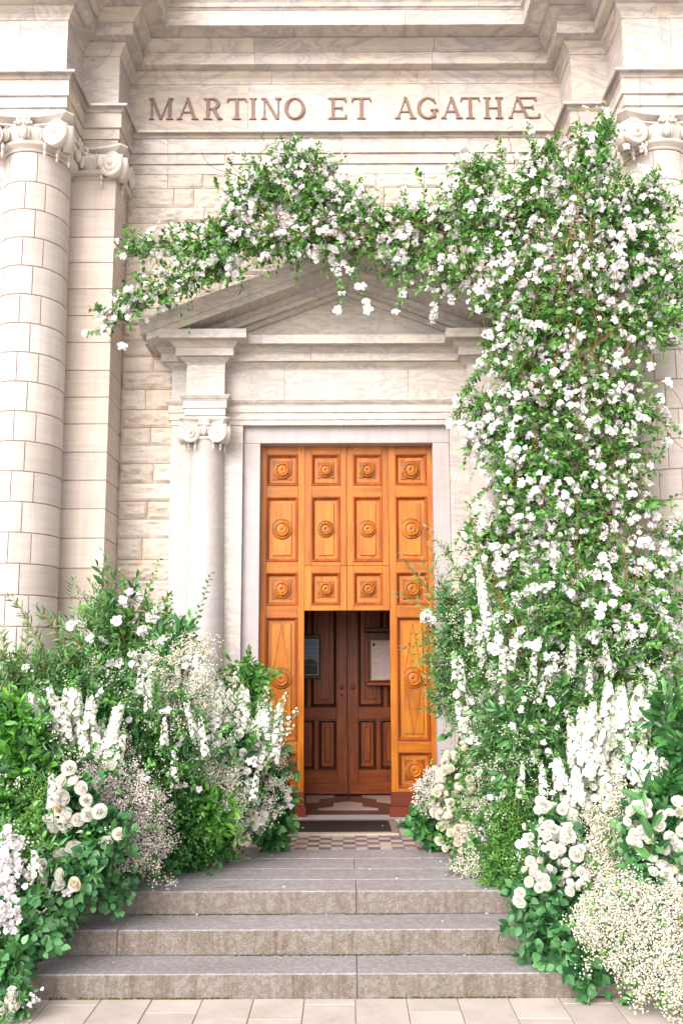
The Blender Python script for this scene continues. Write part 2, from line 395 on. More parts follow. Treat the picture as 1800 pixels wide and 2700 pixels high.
# ================================================================== SETTING
Z0 = 0.451                                                  # landing level
D1, D2, D3 = 5.51, 5.843, 6.185                             # front edges of the three steps
ZS = (0.0, 0.140, 0.298, Z0)
gr = solo('ground', box(-150, 150, -80, 220, -1.0, -0.035), M['ground'], kind='structure')

# paving in front of the steps
pav = empty('pavement', None, None, (0, 5.0, 0), kind='structure')
part('mortar_bed', pav, box(-3.4, 3.4, 1.2, D1 - .002, -0.034, -0.006), M['joint'])
x = -3.29; i = 0
while x < 3.2:
    off = (0.0, 0.34, 0.12, 0.43, 0.22)[i % 5]
    y1 = D1 - 0.004; y0 = y1 - (0.09 + off)
    while y1 > 1.3:
        dz = random.uniform(-.0015, .0015)
        part('paving_slab', pav, box(x + .003, x + .300, max(y0, 1.25) + .003, y1 - .003, -0.03, 0 + dz, .003), M['paving'])
        y1 = y0; y0 = y1 - 0.6
    x += .303; i += 1

# flight of granite steps
def stone_block(parent, x0, x1, y0, y1, z0, z1):
    """one long step stone: rough riser, smoother worn top a hair above"""
    g = box(x0 + .0012, x1 - .0012, y0, y1, z0, z1, .006)
    o = link('step_block', mesh(*g), M['granite'], parent)
    o.data.materials.append(M['granite_top'])
    for p in o.data.polygons:
        if p.normal.z > 0.6: p.material_index = 1
    return o
st = empty('stone_steps', None, None, (0, D1, 0), kind='structure')
XS = 2.9
def cuts(y, z, pxs): return [-XS] + [onz(a, b, z).x for a, b in pxs] + [XS]
for (ya, yb, za, zb, cs) in ((D1, D2 + .05, 0, ZS[1], [-2.1, .055, 1.95]), (D2, D3 + .05, ZS[1], ZS[2], [-1.475, .9 + .62, 2.2]),
                             (D3, 6.51, ZS[2], ZS[3], [-1.7, .058, 1.9])):
    xs = [-XS] + cs + [XS]
    for a, b in zip(xs, xs[1:]): stone_block(st, a, b, ya, yb, za + (.001 if za else -.03), zb)
part('step_core', st, box(-XS, XS, D2 + .06, 9.05, -0.03, ZS[2] - .02), M['joint'])
for (ya, yb, cs) in ((6.513, 6.857, [-1.2, 1.25]), (6.863, 7.207, [-2.0, .052, 2.1]), (7.213, 7.55, [-1.5, .6])):
    xs = [-XS] + cs + [XS]
    for a, b in zip(xs, xs[1:]):
        o = stone_block(st, a, b, ya, yb, ZS[2], Z0 + random.uniform(-.001, .001)); o.name = 'landing_slab'
# dry moss and grit in the angle of each step
V, F = [], []
for (yy, zz) in ((D1, 0.0), (D2, ZS[1]), (D3, ZS[2])):
    for k in range(900):
        x = random.uniform(-2.3, 2.6)
        if noise.noise((x * 2.1, yy * 3, 0)) < -.10: continue
        s = random.uniform(.003, .009) * (1.4 if zz == 0 else 1); y = yy - random.uniform(0, .012); z = zz + .001
        n = len(V); a = random.random() * 6
        for q in range(3): V.append((x + s * math.cos(a + q * 2.1), y + s * .6 * math.sin(a + q * 2.1), z))
        V.append((x, y, z + s * .9)); F += [(n, n + 1, n + 3), (n + 1, n + 2, n + 3), (n + 2, n, n + 3)]
t = NT('moss', 0.95, 0.05); t.col(t.ramp(t.noise(12), [(0.35, (0.035, 0.05, 0.012)), (0.7, (0.11, 0.12, 0.035))])); M['moss'] = t.m
part('moss', st, (V, F), M['moss'], stuff=True)

# chequered tiles and threshold
tf = empty('tiled_floor', None, None, (0, 8.2, Z0), kind='structure')
part('mortar_bed', tf, box(-XS, XS, 7.553, 8.98, ZS[2], Z0 - .006), M['joint'])
ts = 0.1035
nx = 17; x0 = at(0, 0, 7.6).x * 0 - 8.36 * ts
sharedtile = {}
for j in range(13):
    for i in range(nx + 6):
        xx = x0 - 2 * ts + i * ts; yy = 7.555 + j * ts
        if yy + ts > 8.95: continue
        if j >= 6 and -0.70 < xx + ts / 2 < onz(1054, 2204, Z0 + .02).x - .01: continue      # under the mat
        dark = (i + j) % 2 == 0
        if random.random() < .05: dark = not dark
        key = (dark, random.randrange(3))
        if key not in sharedtile:
            mm = mesh(*box(0.0015, ts - .0015, 0.0015, ts - .0015, -.012, 0, .0015)); mm.materials.append(M['tile_dark' if dark else 'tile_light']); sharedtile[key] = mm
        link('tile', sharedtile[key], None, tf, Matrix.Translation((xx, yy, Z0 + random.uniform(-.001, .001))) @ Matrix.Rotation(random.uniform(-.012, .012), 4, 'Z'))
part('threshold_slab', tf, box(-1.05, 1.05, 8.93, 9.22, ZS[2], Z0 + .012, .006), M['marble_lilac'])

# ================================================================== GIANT ORDER
YF = 8.97                                                   # wall / frieze plane
YP = 8.51; YC = 7.99                                        # pilaster and column breaks
XP = 2.387; XC = 2.77; CX, CY = 3.136, 8.325
R_TOP, R_BOT = 0.325, 0.362

lev = lambda py, p: zat(py, YF - p)
za = lev(457.5, 0.015)
# ---- rock-faced ashlar wall
wl_ = empty('ashlar_wall', 'wall of rock-faced cream sandstone blocks between the big pilasters, behind the portal', 'wall', (0, YF + .2, Z0))
part('mortar_core', wl_, join(box(-XP - .3, -1.2, YF + .035, YF + .45, 0, zat(457, YF)), box(1.2, XP + .3, YF + .035, YF + .45, 0, zat(457, YF)),
     box(-1.2, 1.2, YF + .035, YF + .45, zat(1100, YF), zat(457, YF))), M['mortar'])
def rock(x0, x1, z0, z1, y, amp):
    nx = max(5, int((x1 - x0) / .024)); nz = 7
    V = []; F = []; sx = random.random() * 50
    for j in range(nz + 1):
        for i in range(nx + 1):
            u = i / nx; v = j / nz
            e = min(min(u, 1 - u) * (x1 - x0), min(v, 1 - v) * (z1 - z0)) / .03
            e = min(1, e)
            p = (x0 + (x1 - x0) * u, z0 + (z1 - z0) * v)
            n = noise.fractal((p[0] * 5 + sx, p[1] * 13, sx), 1.0, 2.0, 4)
            n2 = abs(noise.noise((p[0] * 7 + sx, p[1] * 22, 3.1)))
            b = amp * e * (0.55 + 0.8 * n - 0.8 * n2)
            V.append((p[0] + (random.uniform(-.003, .003) if 0 < i < nx else 0), y - b - (.006 if e > .2 else 0), p[1] + (random.uniform(-.004, .004) if 0 < j < nz else 0)))
    W = nx + 1
    for j in range(nz):
        for i in range(nx):
            a = j * W + i
            if (i + j) % 2: F += [(a, a + 1, a + W + 1), (a, a + W + 1, a + W)]
            else: F += [(a, a + 1, a + W), (a + 1, a + W + 1, a + W)]
    b = len(V); V += [(x0, y + .06, z0), (x1, y + .06, z0), (x1, y + .06, z1), (x0, y + .06, z1)]
    F.append(tuple([b, b + 1] + [nx - i for i in range(0, nx + 1)]))
    F.append(tuple([b + 2, b + 3] + [nz * W + i for i in range(nx + 1)]))
    F.append(tuple([b + 3, b] + [j * W for j in range(nz + 1)]))
    F.append(tuple([b + 1, b + 2] + [j * W + nx for j in range(nz, -1, -1)]))
    return V, F
courses = [457, 496, 545, 587, 631, 675, 723, 771, 812, 855, 897, 939, 979, 1026, 1078, 1126, 1172, 1221, 1272, 1320, 1367, 1417, 1474, 1528, 1580, 1635, 1690, 1750, 1810, 1870, 1930, 1990, 2050, 2110, 2170]
zc = [zat(c, YF) for c in courses]
G = .0028
for k in range(len(zc) - 1):
    z1, z0 = zc[k] - G, zc[k + 1] + G
    py = courses[k]
    amp = (.045, .035, .07, .04, .06)[k % 5] * .62
    if py < 930:
        xs = [-XP]
        while xs[-1] < XP - .15:
            xs.append(min(XP, xs[-1] + random.choice((.28, .38, .5, .62, .8, 1.0)) * random.uniform(.9, 1.1)))
        if XP - xs[-2] < .15: xs.pop(-2)
        xs[-1] = XP
        if k == 0: xs = [-XP, -1.95, -1.56, -1.05, -.6, 0.02, .34, .86, 1.5, 1.95, XP]
        if k == 1: xs = [-XP, -1.88, -1.66, -.95, -.5, .2, .42, 1.1, 1.6, XP]
        if k == 2: xs = [-XP, -1.54, -1.33, -.7, .1, .6, 1.25, 1.9, XP]
        for a, b in zip(xs, xs[1:]): part('stone', wl_, rock(a + G, b - G, z0, z1, YF, amp), M['sand_rough'])
    else:
        for s in (-1, 1):
            w = [XP, 1.62]
            if k % 2 == (0 if py > 1500 else 1): w = [XP, random.uniform(2.02, 2.18), 1.62]
            for a, b in zip(w, w[1:]):
                g = rock(b + G, a - G, z0, z1, YF, amp)
                part('stone', wl_, flipx(g) if s < 0 else g, M['sand_rough'])

for s in (-1, 1):
    for k in range(len(zc) - 1):
        w = [4.5, 3.95 + .25 * (k % 2), 3.192]
        for a, b in zip(w, w[1:]):
            g = rock(b + G, a - G, zc[k + 1] + G, zc[k] - G, YF, .04)
            part('stone', wl_, flipx(g) if s < 0 else g, M['sand_rough'])
    part('mortar_core', wl_, box(s * 3.19, s * 4.6, YF + .035, YF + .45, 0, zat(457, YF)), M['mortar'])
# ---- pilasters
def capital(parent, cx, cy, z0, z1, r, a, square=False, sc=1.0):
    """ionic capital with four canted corner volutes; parts go straight under the column"""
    h = z1 - z0; K = M['carved']
    # moulded abacus with concave sides and cut corners
    def outline(aa, cut, dip):
        pts = []
        for q in range(4):
            ang = q * math.pi / 2
            for k in range(9):
                u = -1 + k / 4
                xx = u * (aa - cut); yy = -(aa - dip * (1 - u * u) ** 1.0)
                c, s = math.cos(ang), math.sin(ang); pts.append((xx * c - yy * s, xx * s + yy * c))
        return pts
    layers = [(a * .84, z1 - h * .26), (a * .87, z1 - h * .20), (a * .86, z1 - h * .17), (a * .93, z1 - h * .11), (a, z1 - h * .06), (a, z1 - .001)]
    V = []; F = []
    for aa, z in layers:
        for p in outline(aa, a * .13, a * .17): V.append((cx + p[0], cy + p[1], z))
    n = 36
    for i in range(len(layers) - 1):
        for k in range(n): F.append((i * n + k, i * n + (k + 1) % n, (i + 1) * n + (k + 1) % n, (i + 1) * n + k))
    F.append(tuple(range(n))[::-1]); F.append(tuple((len(layers) - 1) * n + k for k in range(n)))
    part('abacus', parent, (V, F), K)
    zv = z0 + h * .36; rv = h * .40
    # necking rings under the eggs
    prof = [(r * .99, 0), (r * 1.06, h * .04), (r * 1.02, h * .09), (r * 1.02, h * .10), (r * 1.16, h * .13), (r * 1.22, h * .19), (r * 1.16, h * .25), (r * 1.05, h * .27), (r * 1.10, h * .36), (r * 1.26, h * .60), (r * 1.26, h * .72)]
    g = lathe(prof, (cx, cy, z0), 'Z', 40 if not square else 4, *( (0, 2 * math.pi) if not square else (math.pi / 4, math.pi / 4 + 2 * math.pi)))
    if square: g = mapg(g, lambda x, y, z: (cx + (x - cx) * 1.414, cy + (y - cy) * 1.414, z))
    part('echinus', parent, g, K, smooth=not square)
    # eggs
    ring = 12
    for q in range(ring):
        aq = q * 2 * math.pi / ring + (-math.pi / 2)
        f = r * 1.22
        if square:
            side = q // 3; t = (q % 3 - 1) * .48
            bx, by = t * f, -f
            for _ in range(side): bx, by = -by, bx
        else: bx, by = f * math.cos(aq), f * math.sin(aq)
        nrm = Vector((bx, by, 0)).normalized()
        g = join(ellipsoid((cx + bx, cy + by, z0 + h * .50), (h * .13, h * .12, h * .23), 12, 8),
                 *[tube([(cx + bx - nrm.y * sd * h * (.13 + .03 * math.sin(w * 3)), cy + by + nrm.x * sd * h * (.13 + .03 * math.sin(w * 3)), z0 + h * (.30 + .42 * w)) for w in (0, .33, .66, 1)], h * .022, 5, h * .03) for sd in (-1, 1)])
        part('egg_ornament', parent, g, K, smooth=True)
    # volute: spiral disc with a depth, shared by all eight faces
    NS, NR = 44, 18
    V = []; F = []
    for i in range(NR + 1):
        rr = i / NR
        for k in range(NS):
            th = 2 * math.pi * k / NS
            ph = (rr * 2.6 - th / (2 * math.pi)) % 1.0
            hgt = .16 * (1 - rr) + (.075 * math.exp(-((ph - .5) / .13) ** 2) if .16 < rr < .92 else (.10 if rr <= .16 else 0.06))
            V.append((rr * rv * math.cos(th), -hgt * rv * 1.6 - rv * .25, rr * rv * math.sin(th)))
    for i in range(NR):
        for k in range(NS): F.append((i * NS + k, i * NS + (k + 1) % NS, (i + 1) * NS + (k + 1) % NS, (i + 1) * NS + k))
    b = len(V)
    for k in range(NS): th = 2 * math.pi * k / NS; V.append((rv * .93 * math.cos(th), rv * .35, rv * .93 * math.sin(th)))
    for k in range(NS): F.append((NR * NS + k, NR * NS + (k + 1) % NS, b + (k + 1) % NS, b + k))
    F.append(tuple(b + k for k in range(NS)))
    vm = mesh(V, F, True); vm.materials.append(K)
    pend = join(*[ellipsoid((0, 0, -h * dz), (h * w, h * w, h * l), 8, 6) for dz, w, l in ((.06, .035, .05), (.17, .062, .11), (.31, .035, .035), (.40, .05, .085), (.50, .028, .035))])
    pm = mesh(*pend, True); pm.materials.append(K)
    vo = a * .93 - .94 * rv; vd = vo + .62 * rv
    for q in range(4):
        rz = Matrix.Rotation(q * math.pi / 2, 4, 'Z')
        if q == 2 and cy > 8.0: continue                     # the wall side is built in
        for s in (-1, 1):
            T = Matrix.Translation((cx, cy, 0)) @ rz @ Matrix.Translation((s * vo, -vd, zv)) @ Matrix.Rotation(-s * R(18), 4, 'Z')
            if s < 0: T = T @ Matrix.Scale(-1, 4, (1, 0, 0))
            link('volute', vm, None, parent, T)
            link('husk_pendant', pm, None, parent, Matrix.Translation((cx, cy, 0)) @ rz @ Matrix.Translation((s * vo * .62, -vd * .93, z0 + h * .20)))
            # band that runs from the volute over the eggs
            w = join(tube([(s * vo * (.95 - .95 * u), -vd * (1 - .04 * u) + (.04 * a) * u, zv + rv * (.98 - .12 * math.sin(u * 3.1))) for u in (0, .25, .5, .75, .96)], h * .035, 6))
            o = link('volute_band', mesh(*w, True), K, parent, Matrix.Translation((cx, cy, 0)) @ rz)
        fl = [ellipsoid((0, -a * .86, z1 - h * .17), (h * .10, h * .07, h * .17), 10, 7)]
        for s in (-1, 1):
            for k, (ox, oz, rr) in enumerate(((.10, .05, .07), (.17, -.04, .06), (.13, -.14, .075), (.24, -.16, .05))):
                fl.append(ellipsoid((s * h * ox, -a * .875, z1 - h * .12 + h * oz), (h * rr, h * .05, h * rr * 1.1), 8, 6))
        o = link('fleuron', mesh(*join(*fl), True), K, parent, Matrix.Translation((cx, cy, 0)) @ rz)
        # leaf-wrapped baluster on the returns
        if q in (1, 3):
            sc_ = [tube([(0, -vd * .8, zv), (0, -vd * .80, zv)], .001, 5)]
            g = join(*[ellipsoid((u * vo * .55, -vd * .78, zv - rv * .1), (h * .07, h * .20 - .05 * h * abs(u), h * .30 - .06 * h * abs(u)), 10, 8) for u in (-.9, -.6, -.3, 0, .3, .6, .9)])
            link('bolster', mesh(*g, True), K, parent, Matrix.Translation((cx, cy, 0)) @ rz)
    # corner stalks with little scrolls between each pair of volutes
    for q in range(4):
        if q in (2, ) and cy > 8: pass
        ang = -math.pi / 4 + q * math.pi / 2
        ux, uy = math.cos(ang), math.sin(ang); rr = a * 1.13
        g = join(tube([(cx + ux * rr * 1.03, cy + uy * rr * 1.03, z0 + h * .66), (cx + ux * rr * .98, cy + uy * rr * .98, z0 + h * .30), (cx + ux * rr * .80, cy + uy * rr * .80, z0 - h * .04)], h * .10, 6, h * .05),
                 ellipsoid((cx + ux * rr * 1.03, cy + uy * rr * 1.03, z0 + h * .68), (h * .11, h * .11, h * .06), 8, 6),
                 ellipsoid((cx + ux * rr * .78, cy + uy * rr * .78, z0 - h * .10), (h * .06, h * .06, h * .09), 8, 6),
                 ellipsoid((cx + ux * rr * .76, cy + uy * rr * .76, z0 - h * .24), (h * .045, h * .045, h * .08), 8, 6))
        part('corner_stalk', parent, g, K, smooth=True)

def pilaster(s, label):
    t = empty('pilaster', label, 'pilaster', (s * (XP + .36), YP + .2, Z0), group='giant pilasters')
    ztop = zat(472, YP); zarch = za - .004
    x0, x1 = XP, XP + .80
    part('mortar_core', t, box(s * (x0 + .012), s * (x1 - .012), YP + .012, YF + .1, 0, ztop), M['mortar'])
    js = [550, 623, 690, 759, 830, 900.6, 974, 1045, 1115.6, 1190, 1264, 1339.5, 1417, 1496, 1575, 1654, 1736, 1818, 1900, 1982, 2064]
    zs = [ztop] + [zat(j, YP) for j in js] + [.30]
    for k in range(len(zs) - 1):
        part('stone', t, box(s * x0, s * x1, YP, YF + .08, zs[k + 1] + .0035, zs[k] - .0035, .004), M['sand_pil'])
    capital(t, s * (x0 + .34), YP + .34, ztop, zarch + .002, .335, .475, square=True)
    part('plinth', t, box(s * (x0 - .06), s * (x1 + .06), YP - .08, YF + .1, 0, .30, .01), M['granite'])
    return t
pilaster(-1, 'big cream sandstone block pilaster beside the left giant column')
pilaster(1, 'big cream sandstone block pilaster half hidden by the flowering vine on the right')

def giant_column(s, label):
    t = empty('ionic_column', label, 'column', (s * CX, CY, Z0), group='giant ionic columns')
    ztop = zat(394, YC); zarch = za - .004
    zb = .55
    zj0 = zat(473, YC); zj1 = zat(1565, YC - .03)
    dz = (zj0 - zj1) / 14
    zs = [ztop]; z = zj0
    while z > zb + .1: zs.append(z); z -= dz
    zs.append(zb)
    rad = lambda z: R_BOT + (R_TOP - R_BOT) * max(0, (z - 1.2) / (ztop - 1.2)) ** 1.4
    part('mortar_core', t, lathe([(rad(z) - .010, z) for z in (zb, 1.5, 2.5, 3.5, 4.5, ztop)], (s * CX, CY, 0), 'Z', 48), M['mortar'])
    for k in range(len(zs) - 1):
        za_, zb_ = zs[k + 1] + .0050, zs[k] - .0050
        offs = (-92, 18, 125, 235) if k % 2 else (-58, 62, 178, 250)
        offs = [R(v) for v in offs]
        for q in range(4):
            a0 = offs[q]; a1 = offs[(q + 1) % 4] + (2 * math.pi if q == 3 else 0)
            g0 = .0045 / rad(za_)
            n = max(3, int((a1 - a0) / R(3.6)))
            V = []; F = []
            rows = [(za_, -.06), (za_, -.004), (za_ + .005, 0), ((za_ + zb_) / 2, 0), (zb_ - .005, 0), (zb_, -.004), (zb_, -.06)]
            for z, dr in rows:
                for i in range(n + 1):
                    a = a0 + g0 + (a1 - a0 - 2 * g0) * i / n
                    r = rad(z) + dr; e_ = (.0028 * noise.noise((a * 9, z * 3, k)) if dr > -.05 else 0); V.append((s * CX + s * r * math.cos(a), CY + r * math.sin(a), z + e_))
            W = n + 1
            for j in range(len(rows) - 1):
                for i in range(n): F.append((j * W + i, j * W + i + 1, (j + 1) * W + i + 1, (j + 1) * W + i))
            F.append(tuple(j * W for j in range(len(rows)))); F.append(tuple(j * W + n for j in range(len(rows) - 1, -1, -1)))
            if s < 0: F = [tuple(reversed(f)) for f in F]
            part('stone', t, (V, F), M['sand'])
    # apophyge ring right under the capital
    capital(t, s * CX, CY, ztop, zarch + .002, R_TOP * 1.01, .49)
    part('base', t, lathe([(R_BOT + .01, .10), (R_BOT + .03, .07), (R_BOT + .09, .03), (R_BOT + .10, -.03), (R_BOT + .05, -.08), (R_BOT + .06, -.11), (R_BOT + .13, -.15), (R_BOT + .13, -.25)], (s * CX, CY, .55), 'Z', 40), M['sand'], smooth=True)
    part('plinth', t, box(s * CX - .55, s * CX + .55, CY - .53, CY + .3, 0, .31, .01), M['granite'])
    return t
giant_column(-1, 'giant ionic column of pale curved blocks at the far left edge')
giant_column(1, 'giant ionic column at the right edge, wrapped in flowering vine')

# ---- entablature with breaks over pilasters and columns
def sweep_blocks(parent, name, path, prof, m, cutlist, gap=.0015, back=.16):
    """prof: [(projection, z)] bottom to top. path: plan polyline left to right, outward = towards -Y. One closed stone per piece."""
    P = [Vector(p) for p in path]; n = len(P)
    nrm = []
    for i in range(n - 1):
        d = (P[i + 1] - P[i]).normalized(); nrm.append(Vector((d.y, -d.x)))
    mit = []
    for i in range(n):
        if i == 0: mit.append(nrm[0])
        elif i == n - 1: mit.append(nrm[-1])
        else:
            a, b = nrm[i - 1], nrm[i]; k = 1 + a.dot(b); mit.append((a + b) / k if k > .01 else a)
    prof2 = [(-back, prof[0][1])] + list(prof) + [(-back, prof[-1][1])]
    for i in range(n - 1):
        A, B = P[i], P[i + 1]; L = (B - A).length; d = (B - A) / L
        cs = [0.0] + sorted(c for c in ((x - A.x) / d.x for x in cutlist) if 0.05 < c < L - 0.05) + [L] if abs(d.x) > .5 else [0.0, L]
        for c0, c1 in zip(cs, cs[1:]):
            V = []
            for c, first in ((c0, True), (c1, False)):
                base = A + d * c
                if c == 0.0: mv = mit[i]
                elif c == L: mv = mit[i + 1]
                else: mv = nrm[i]; base = base + d * (gap if first else -gap)
                for p, z in prof2: q = base + mv * p; V.append((q.x, q.y, z))
            k = len(prof2); F = [(j, j + k, (j + 1) % k + k, (j + 1) % k) for j in range(k)]
            F += [tuple(range(k)), tuple(range(2 * k - 1, k - 1, -1))]
            part(name, parent, (V, F), m)
ent = empty('entablature', 'wide veined marble entablature across the top with breaks and raised lettering', 'entablature', (0, YF, zat(457, YF)))
XE = 2 * CX - XC
half = [(-4.6, YF), (-XE, YF), (-XE, YC), (-XC, YC), (-XC, YP), (-XP, YP), (-XP, YF)]
path = half + [(-x, y) for x, y in reversed(half)]
# z levels read off the central bay; projection from the wall plane
z_f1 = lev(430.5, .03); z_f2 = lev(402, .05); z_f3 = lev(363, .065); z_lip = lev(340, .13)
X = lambda px: at(px, 350, YF).x
sweep_blocks(ent, 'fascia_block', path, [(.012, za), (.012, z_f1), (.030, z_f1 + .001), (.030, z_f2), (.050, z_f2 + .001), (.050, z_f3)], M['marble'], [-2.9, X(447), X(900), X(1230), 2.9])
sweep_blocks(ent, 'cavetto_block', path, [(.055, z_f3 + .002), (.065, z_f3 + .012), (.070, z_f3 + .03), (.085, z_f3 + .055), (.115, z_lip - .028), (.125, z_lip - .022), (.125, z_lip)], M['marble'], [-2.9, X(447), X(900), X(1368), 2.9])
z_fr = lev(222, .0); 
sweep_blocks(ent, 'frieze_block', path, [(0.0, z_lip + .001), (0.0, z_fr)], M['marble'], [-3.25, X(654), X(1158), 3.25])
z_b1 = lev(184, .085)
sweep_blocks(ent, 'bed_mould_block', path, [(.006, z_fr + .001), (.012, z_fr + .02), (.03, z_fr + .05), (.065, z_b1 - .035), (.08, z_b1 - .015), (.08, z_b1)], M['marble'], [-3.1, X(412), X(716), X(1100), X(1408), 3.1])
z_d1 = lev(166.5, .175); z_d2 = lev(136.5, .18)
sweep_blocks(ent, 'band_block', path, [(.085, z_b1 + .001), (.165, z_b1 + .004), (.175, z_b1 + .006), (.175, z_d2)], M['marble'], [-3.0, X(674), X(1138), 3.0])
z_o2 = lev(98, .285)
sweep_blocks(ent, 'ovolo_block', path, [(.185, z_d2 + .001), (.19, z_d2 + .012), (.20, z_d2 + .014), (.215, z_d2 + .03), (.255, z_d2 + .06), (.285, z_o2 - .01), (.285, z_o2)], M['marble'], [-3.05, X(673), X(1141), 3.05])
z_c1 = z_o2 + .004; z_c2 = lev(27, .49)
sweep_blocks(ent, 'corona_block', path, [(.29, z_c1), (.455, z_c1 + .002), (.455, z_c1 - .02), (.49, z_c1 - .02), (.49, z_c2)], M['marble'], [-3.2, X(752), X(1063), 3.2], back=.3)
sweep_blocks(ent, 'cyma_block', path, [(.495, z_c2 + .001), (.505, z_c2 + .02), (.52, z_c2 + .022), (.53, z_c2 + .06), (.58, z_c2 + .12), (.63, z_c2 + .16), (.64, z_c2 + .2)], M['marble'], [-3.2, X(560), X(1250), 3.2], back=.3)
part('attic_wall', ent, box(-5, 5, YF + .01, YF + .5, z_c2 + .0, z_c2 + 2.2), M['marble'])
part('backing', ent, box(-5, 5, YF + .161, YF + .5, za, z_c2 - .01), M['grout'])

# ---- raised bronze letters
def letter(ch, x0, x1, zb, zt, y):
    H = zt - zb; W = x1 - x0; G_ = []
    TK = .145 * H; TN = .06 * H; SR = .045 * H; k = [0]
    def pz(pts):
        k[0] += 1; yy = y - .013 - .0005 * k[0]
        g = poly_prism([(x0 + a * W, zb + b * H) for a, b in pts], yy, y - .002); G_.append(g)
    w = lambda v: v / W
    tk, tn = w(TK), w(TN); sr = SR / H
    def vbar(xc, th=tk, a=0., b=1.): pz([(xc - th / 2, a), (xc + th / 2, a), (xc + th / 2, b), (xc - th / 2, b)])
    def serif(xc, z, wd): 
        z0, z1 = (0, sr) if z == 0 else (1 - sr, 1)
        pz([(xc - wd / 2, z0), (xc + wd / 2, z0), (xc + wd / 2, z1), (xc - wd / 2, z1)])
        e = .05 if z == 0 else -.05
        base = sr if z == 0 else 1 - sr
        p = [(xc - wd * .36, base), (xc + wd * .36, base), (xc + wd * .22, base + e), (xc - wd * .22, base + e)]
        pz(p if e > 0 else p[::-1])
    def diag(xa, xb, th, a=0., b=1.): pz([(xa - th / 2, a), (xa + th / 2, a), (xb + th / 2, b), (xb - th / 2, b)])
    def hbar(xa, xb, z, th=TN / H): pz([(xa, z - th / 2), (xb, z - th / 2), (xb, z + th / 2), (xa, z + th / 2)])
    def arc(cx, cz, rx, rz, a0, a1, thx, thz, n=18):
        for q in range(n):
            b0 = a0 + (a1 - a0) * q / n; b1 = a0 + (a1 - a0) * (q + 1) / n
            def pt(b, o): 
                t_ = abs(math.cos(b)); th = (thx * t_ + thz * (1 - t_))
                return (cx + (rx - (0 if o else th / W)) * math.cos(b), cz + (rz - (0 if o else th / H)) * math.sin(b))
            pz([pt(b0, 1), pt(b1, 1), pt(b1, 0), pt(b0, 0)] if a1 < a0 else [pt(b0, 0), pt(b0, 1), pt(b1, 1), pt(b1, 0)])
    if ch == 'I': vbar(.5); serif(.5, 0, 1.0); serif(.5, 1, 1.0)
    elif ch == 'T':
        vbar(.5); serif(.5, 0, .46); hbar(.04, .96, 1 - .035, .07)
        for s in (0, 1): pz([(0, .80), (.05, .80), (.12, .93), (.03, .97)] if s == 0 else [(.97, .97), (.88, .93), (.95, .80), (1, .80)])
    elif ch == 'H': vbar(.2); vbar(.8); hbar(.2, .8, .5); [serif(a, b, .38) for a in (.2, .8) for b in (0, 1)]
    elif ch == 'E':
        vbar(.27); serif(.22, 0, .42); serif(.22, 1, .42); hbar(.27, .93, .035, .07); hbar(.27, .90, .965, .07); hbar(.27, .74, .52)
        pz([(.84, .06), (1.0, .0), (1.0, .22), (.95, .22)]); pz([(.93, .80), (.97, .80), (.97, 1.0), (.82, .94)]); pz([(.72, .42), (.76, .42), (.76, .62), (.72, .62)])
    elif ch == 'A' or ch == 'Æ':
        f = 1.0 if ch == 'A' else .60
        diag(.13 * f, .50 * f, tn); diag(.84 * f if ch == 'A' else .62, .50 * f, tk); hbar(.24 * f, .74 * f, .34)
        serif(.13 * f, 0, .27 * f); 
        if ch == 'A': serif(.85, 0, .32)
        pz([(.44 * f, .98), (.56 * f, .98), (.52 * f, 1.03), (.47 * f, 1.03)])
        if ch == 'Æ':
            hbar(.30, .88, .965, .07); hbar(.60, .95, .035, .07); hbar(.46, .78, .52)
            pz([(.90, .05), (1.0, .02), (1.0, .22), (.96, .22)]); pz([(.86, .80), (.89, .80), (.89, 1.0), (.80, .94)]); pz([(.765, .42), (.79, .42), (.79, .62), (.765, .62)])
            hbar(.52, .70, .0225, .045)
    elif ch == 'M':
        vbar(.12, tn, 0, 1); vbar(.86, tk * .95, 0, 1); diag(.50, .14, tk * .95); diag(.50, .84, tn)
        serif(.12, 0, .24); serif(.86, 0, .28); serif(.09, 1, .18); serif(.90, 1, .2)
    elif ch == 'N':
        vbar(.16, tn, 0, 1); vbar(.84, tn, 0, 1); diag(.80, .18, tk); serif(.16, 0, .30); serif(.12, 1, .24); serif(.84, 1, .30)
    elif ch == 'R':
        vbar(.24); serif(.24, 0, .46); serif(.20, 1, .38); hbar(.3, .52, .965, .07); hbar(.3, .52, .50, .06)
        arc(.50, .735, .34, .265, -math.pi / 2, math.pi / 2, TK, .065 * H)
        pz([(.42, .50), (.60, .50), (.92, .03), (.74, .0)]); pz([(.76, .05), (.74, 0), (1.0, .0), (.97, .04)])
    elif ch == 'O': arc(.5, .5, .5, .51, 0, 2 * math.pi, TK, .055 * H, 32)
    elif ch == 'G':
        arc(.52, .5, .52, .51, R(55), R(318), TK, .06 * H, 26); vbar(.83, tk * .95, .06, .42); serif_z = .42
        pz([(.66, .38), (1.0, .38), (1.0, .43), (.66, .43)]); pz([(.80, .97), (.76, .86), (.88, .68), (.92, .68)])
    return join(*G_)
LET = [('M', 392, 456), ('A', 466, 522), ('R', 535, 587), ('T', 597, 650.4), ('I', 657, 676), ('N', 687.7, 741.7), ('O', 749, 803.7), ('E', 864, 914), ('T', 926, 979),
       ('A', 1040.6, 1097), ('G', 1099, 1154), ('A', 1162, 1218.6), ('T', 1213, 1266), ('H', 1274, 1326.5), ('Æ', 1339, 1423.5)]
zb_, zt_ = zat(310.5, YF - .03), zat(254.5, YF - .03)
for ch, a, b in LET:
    part('letter', ent, letter(ch, at(a, 282, YF - .03).x, at(b, 282, YF - .03).x, zb_, zt_, YF), M['bronze'])

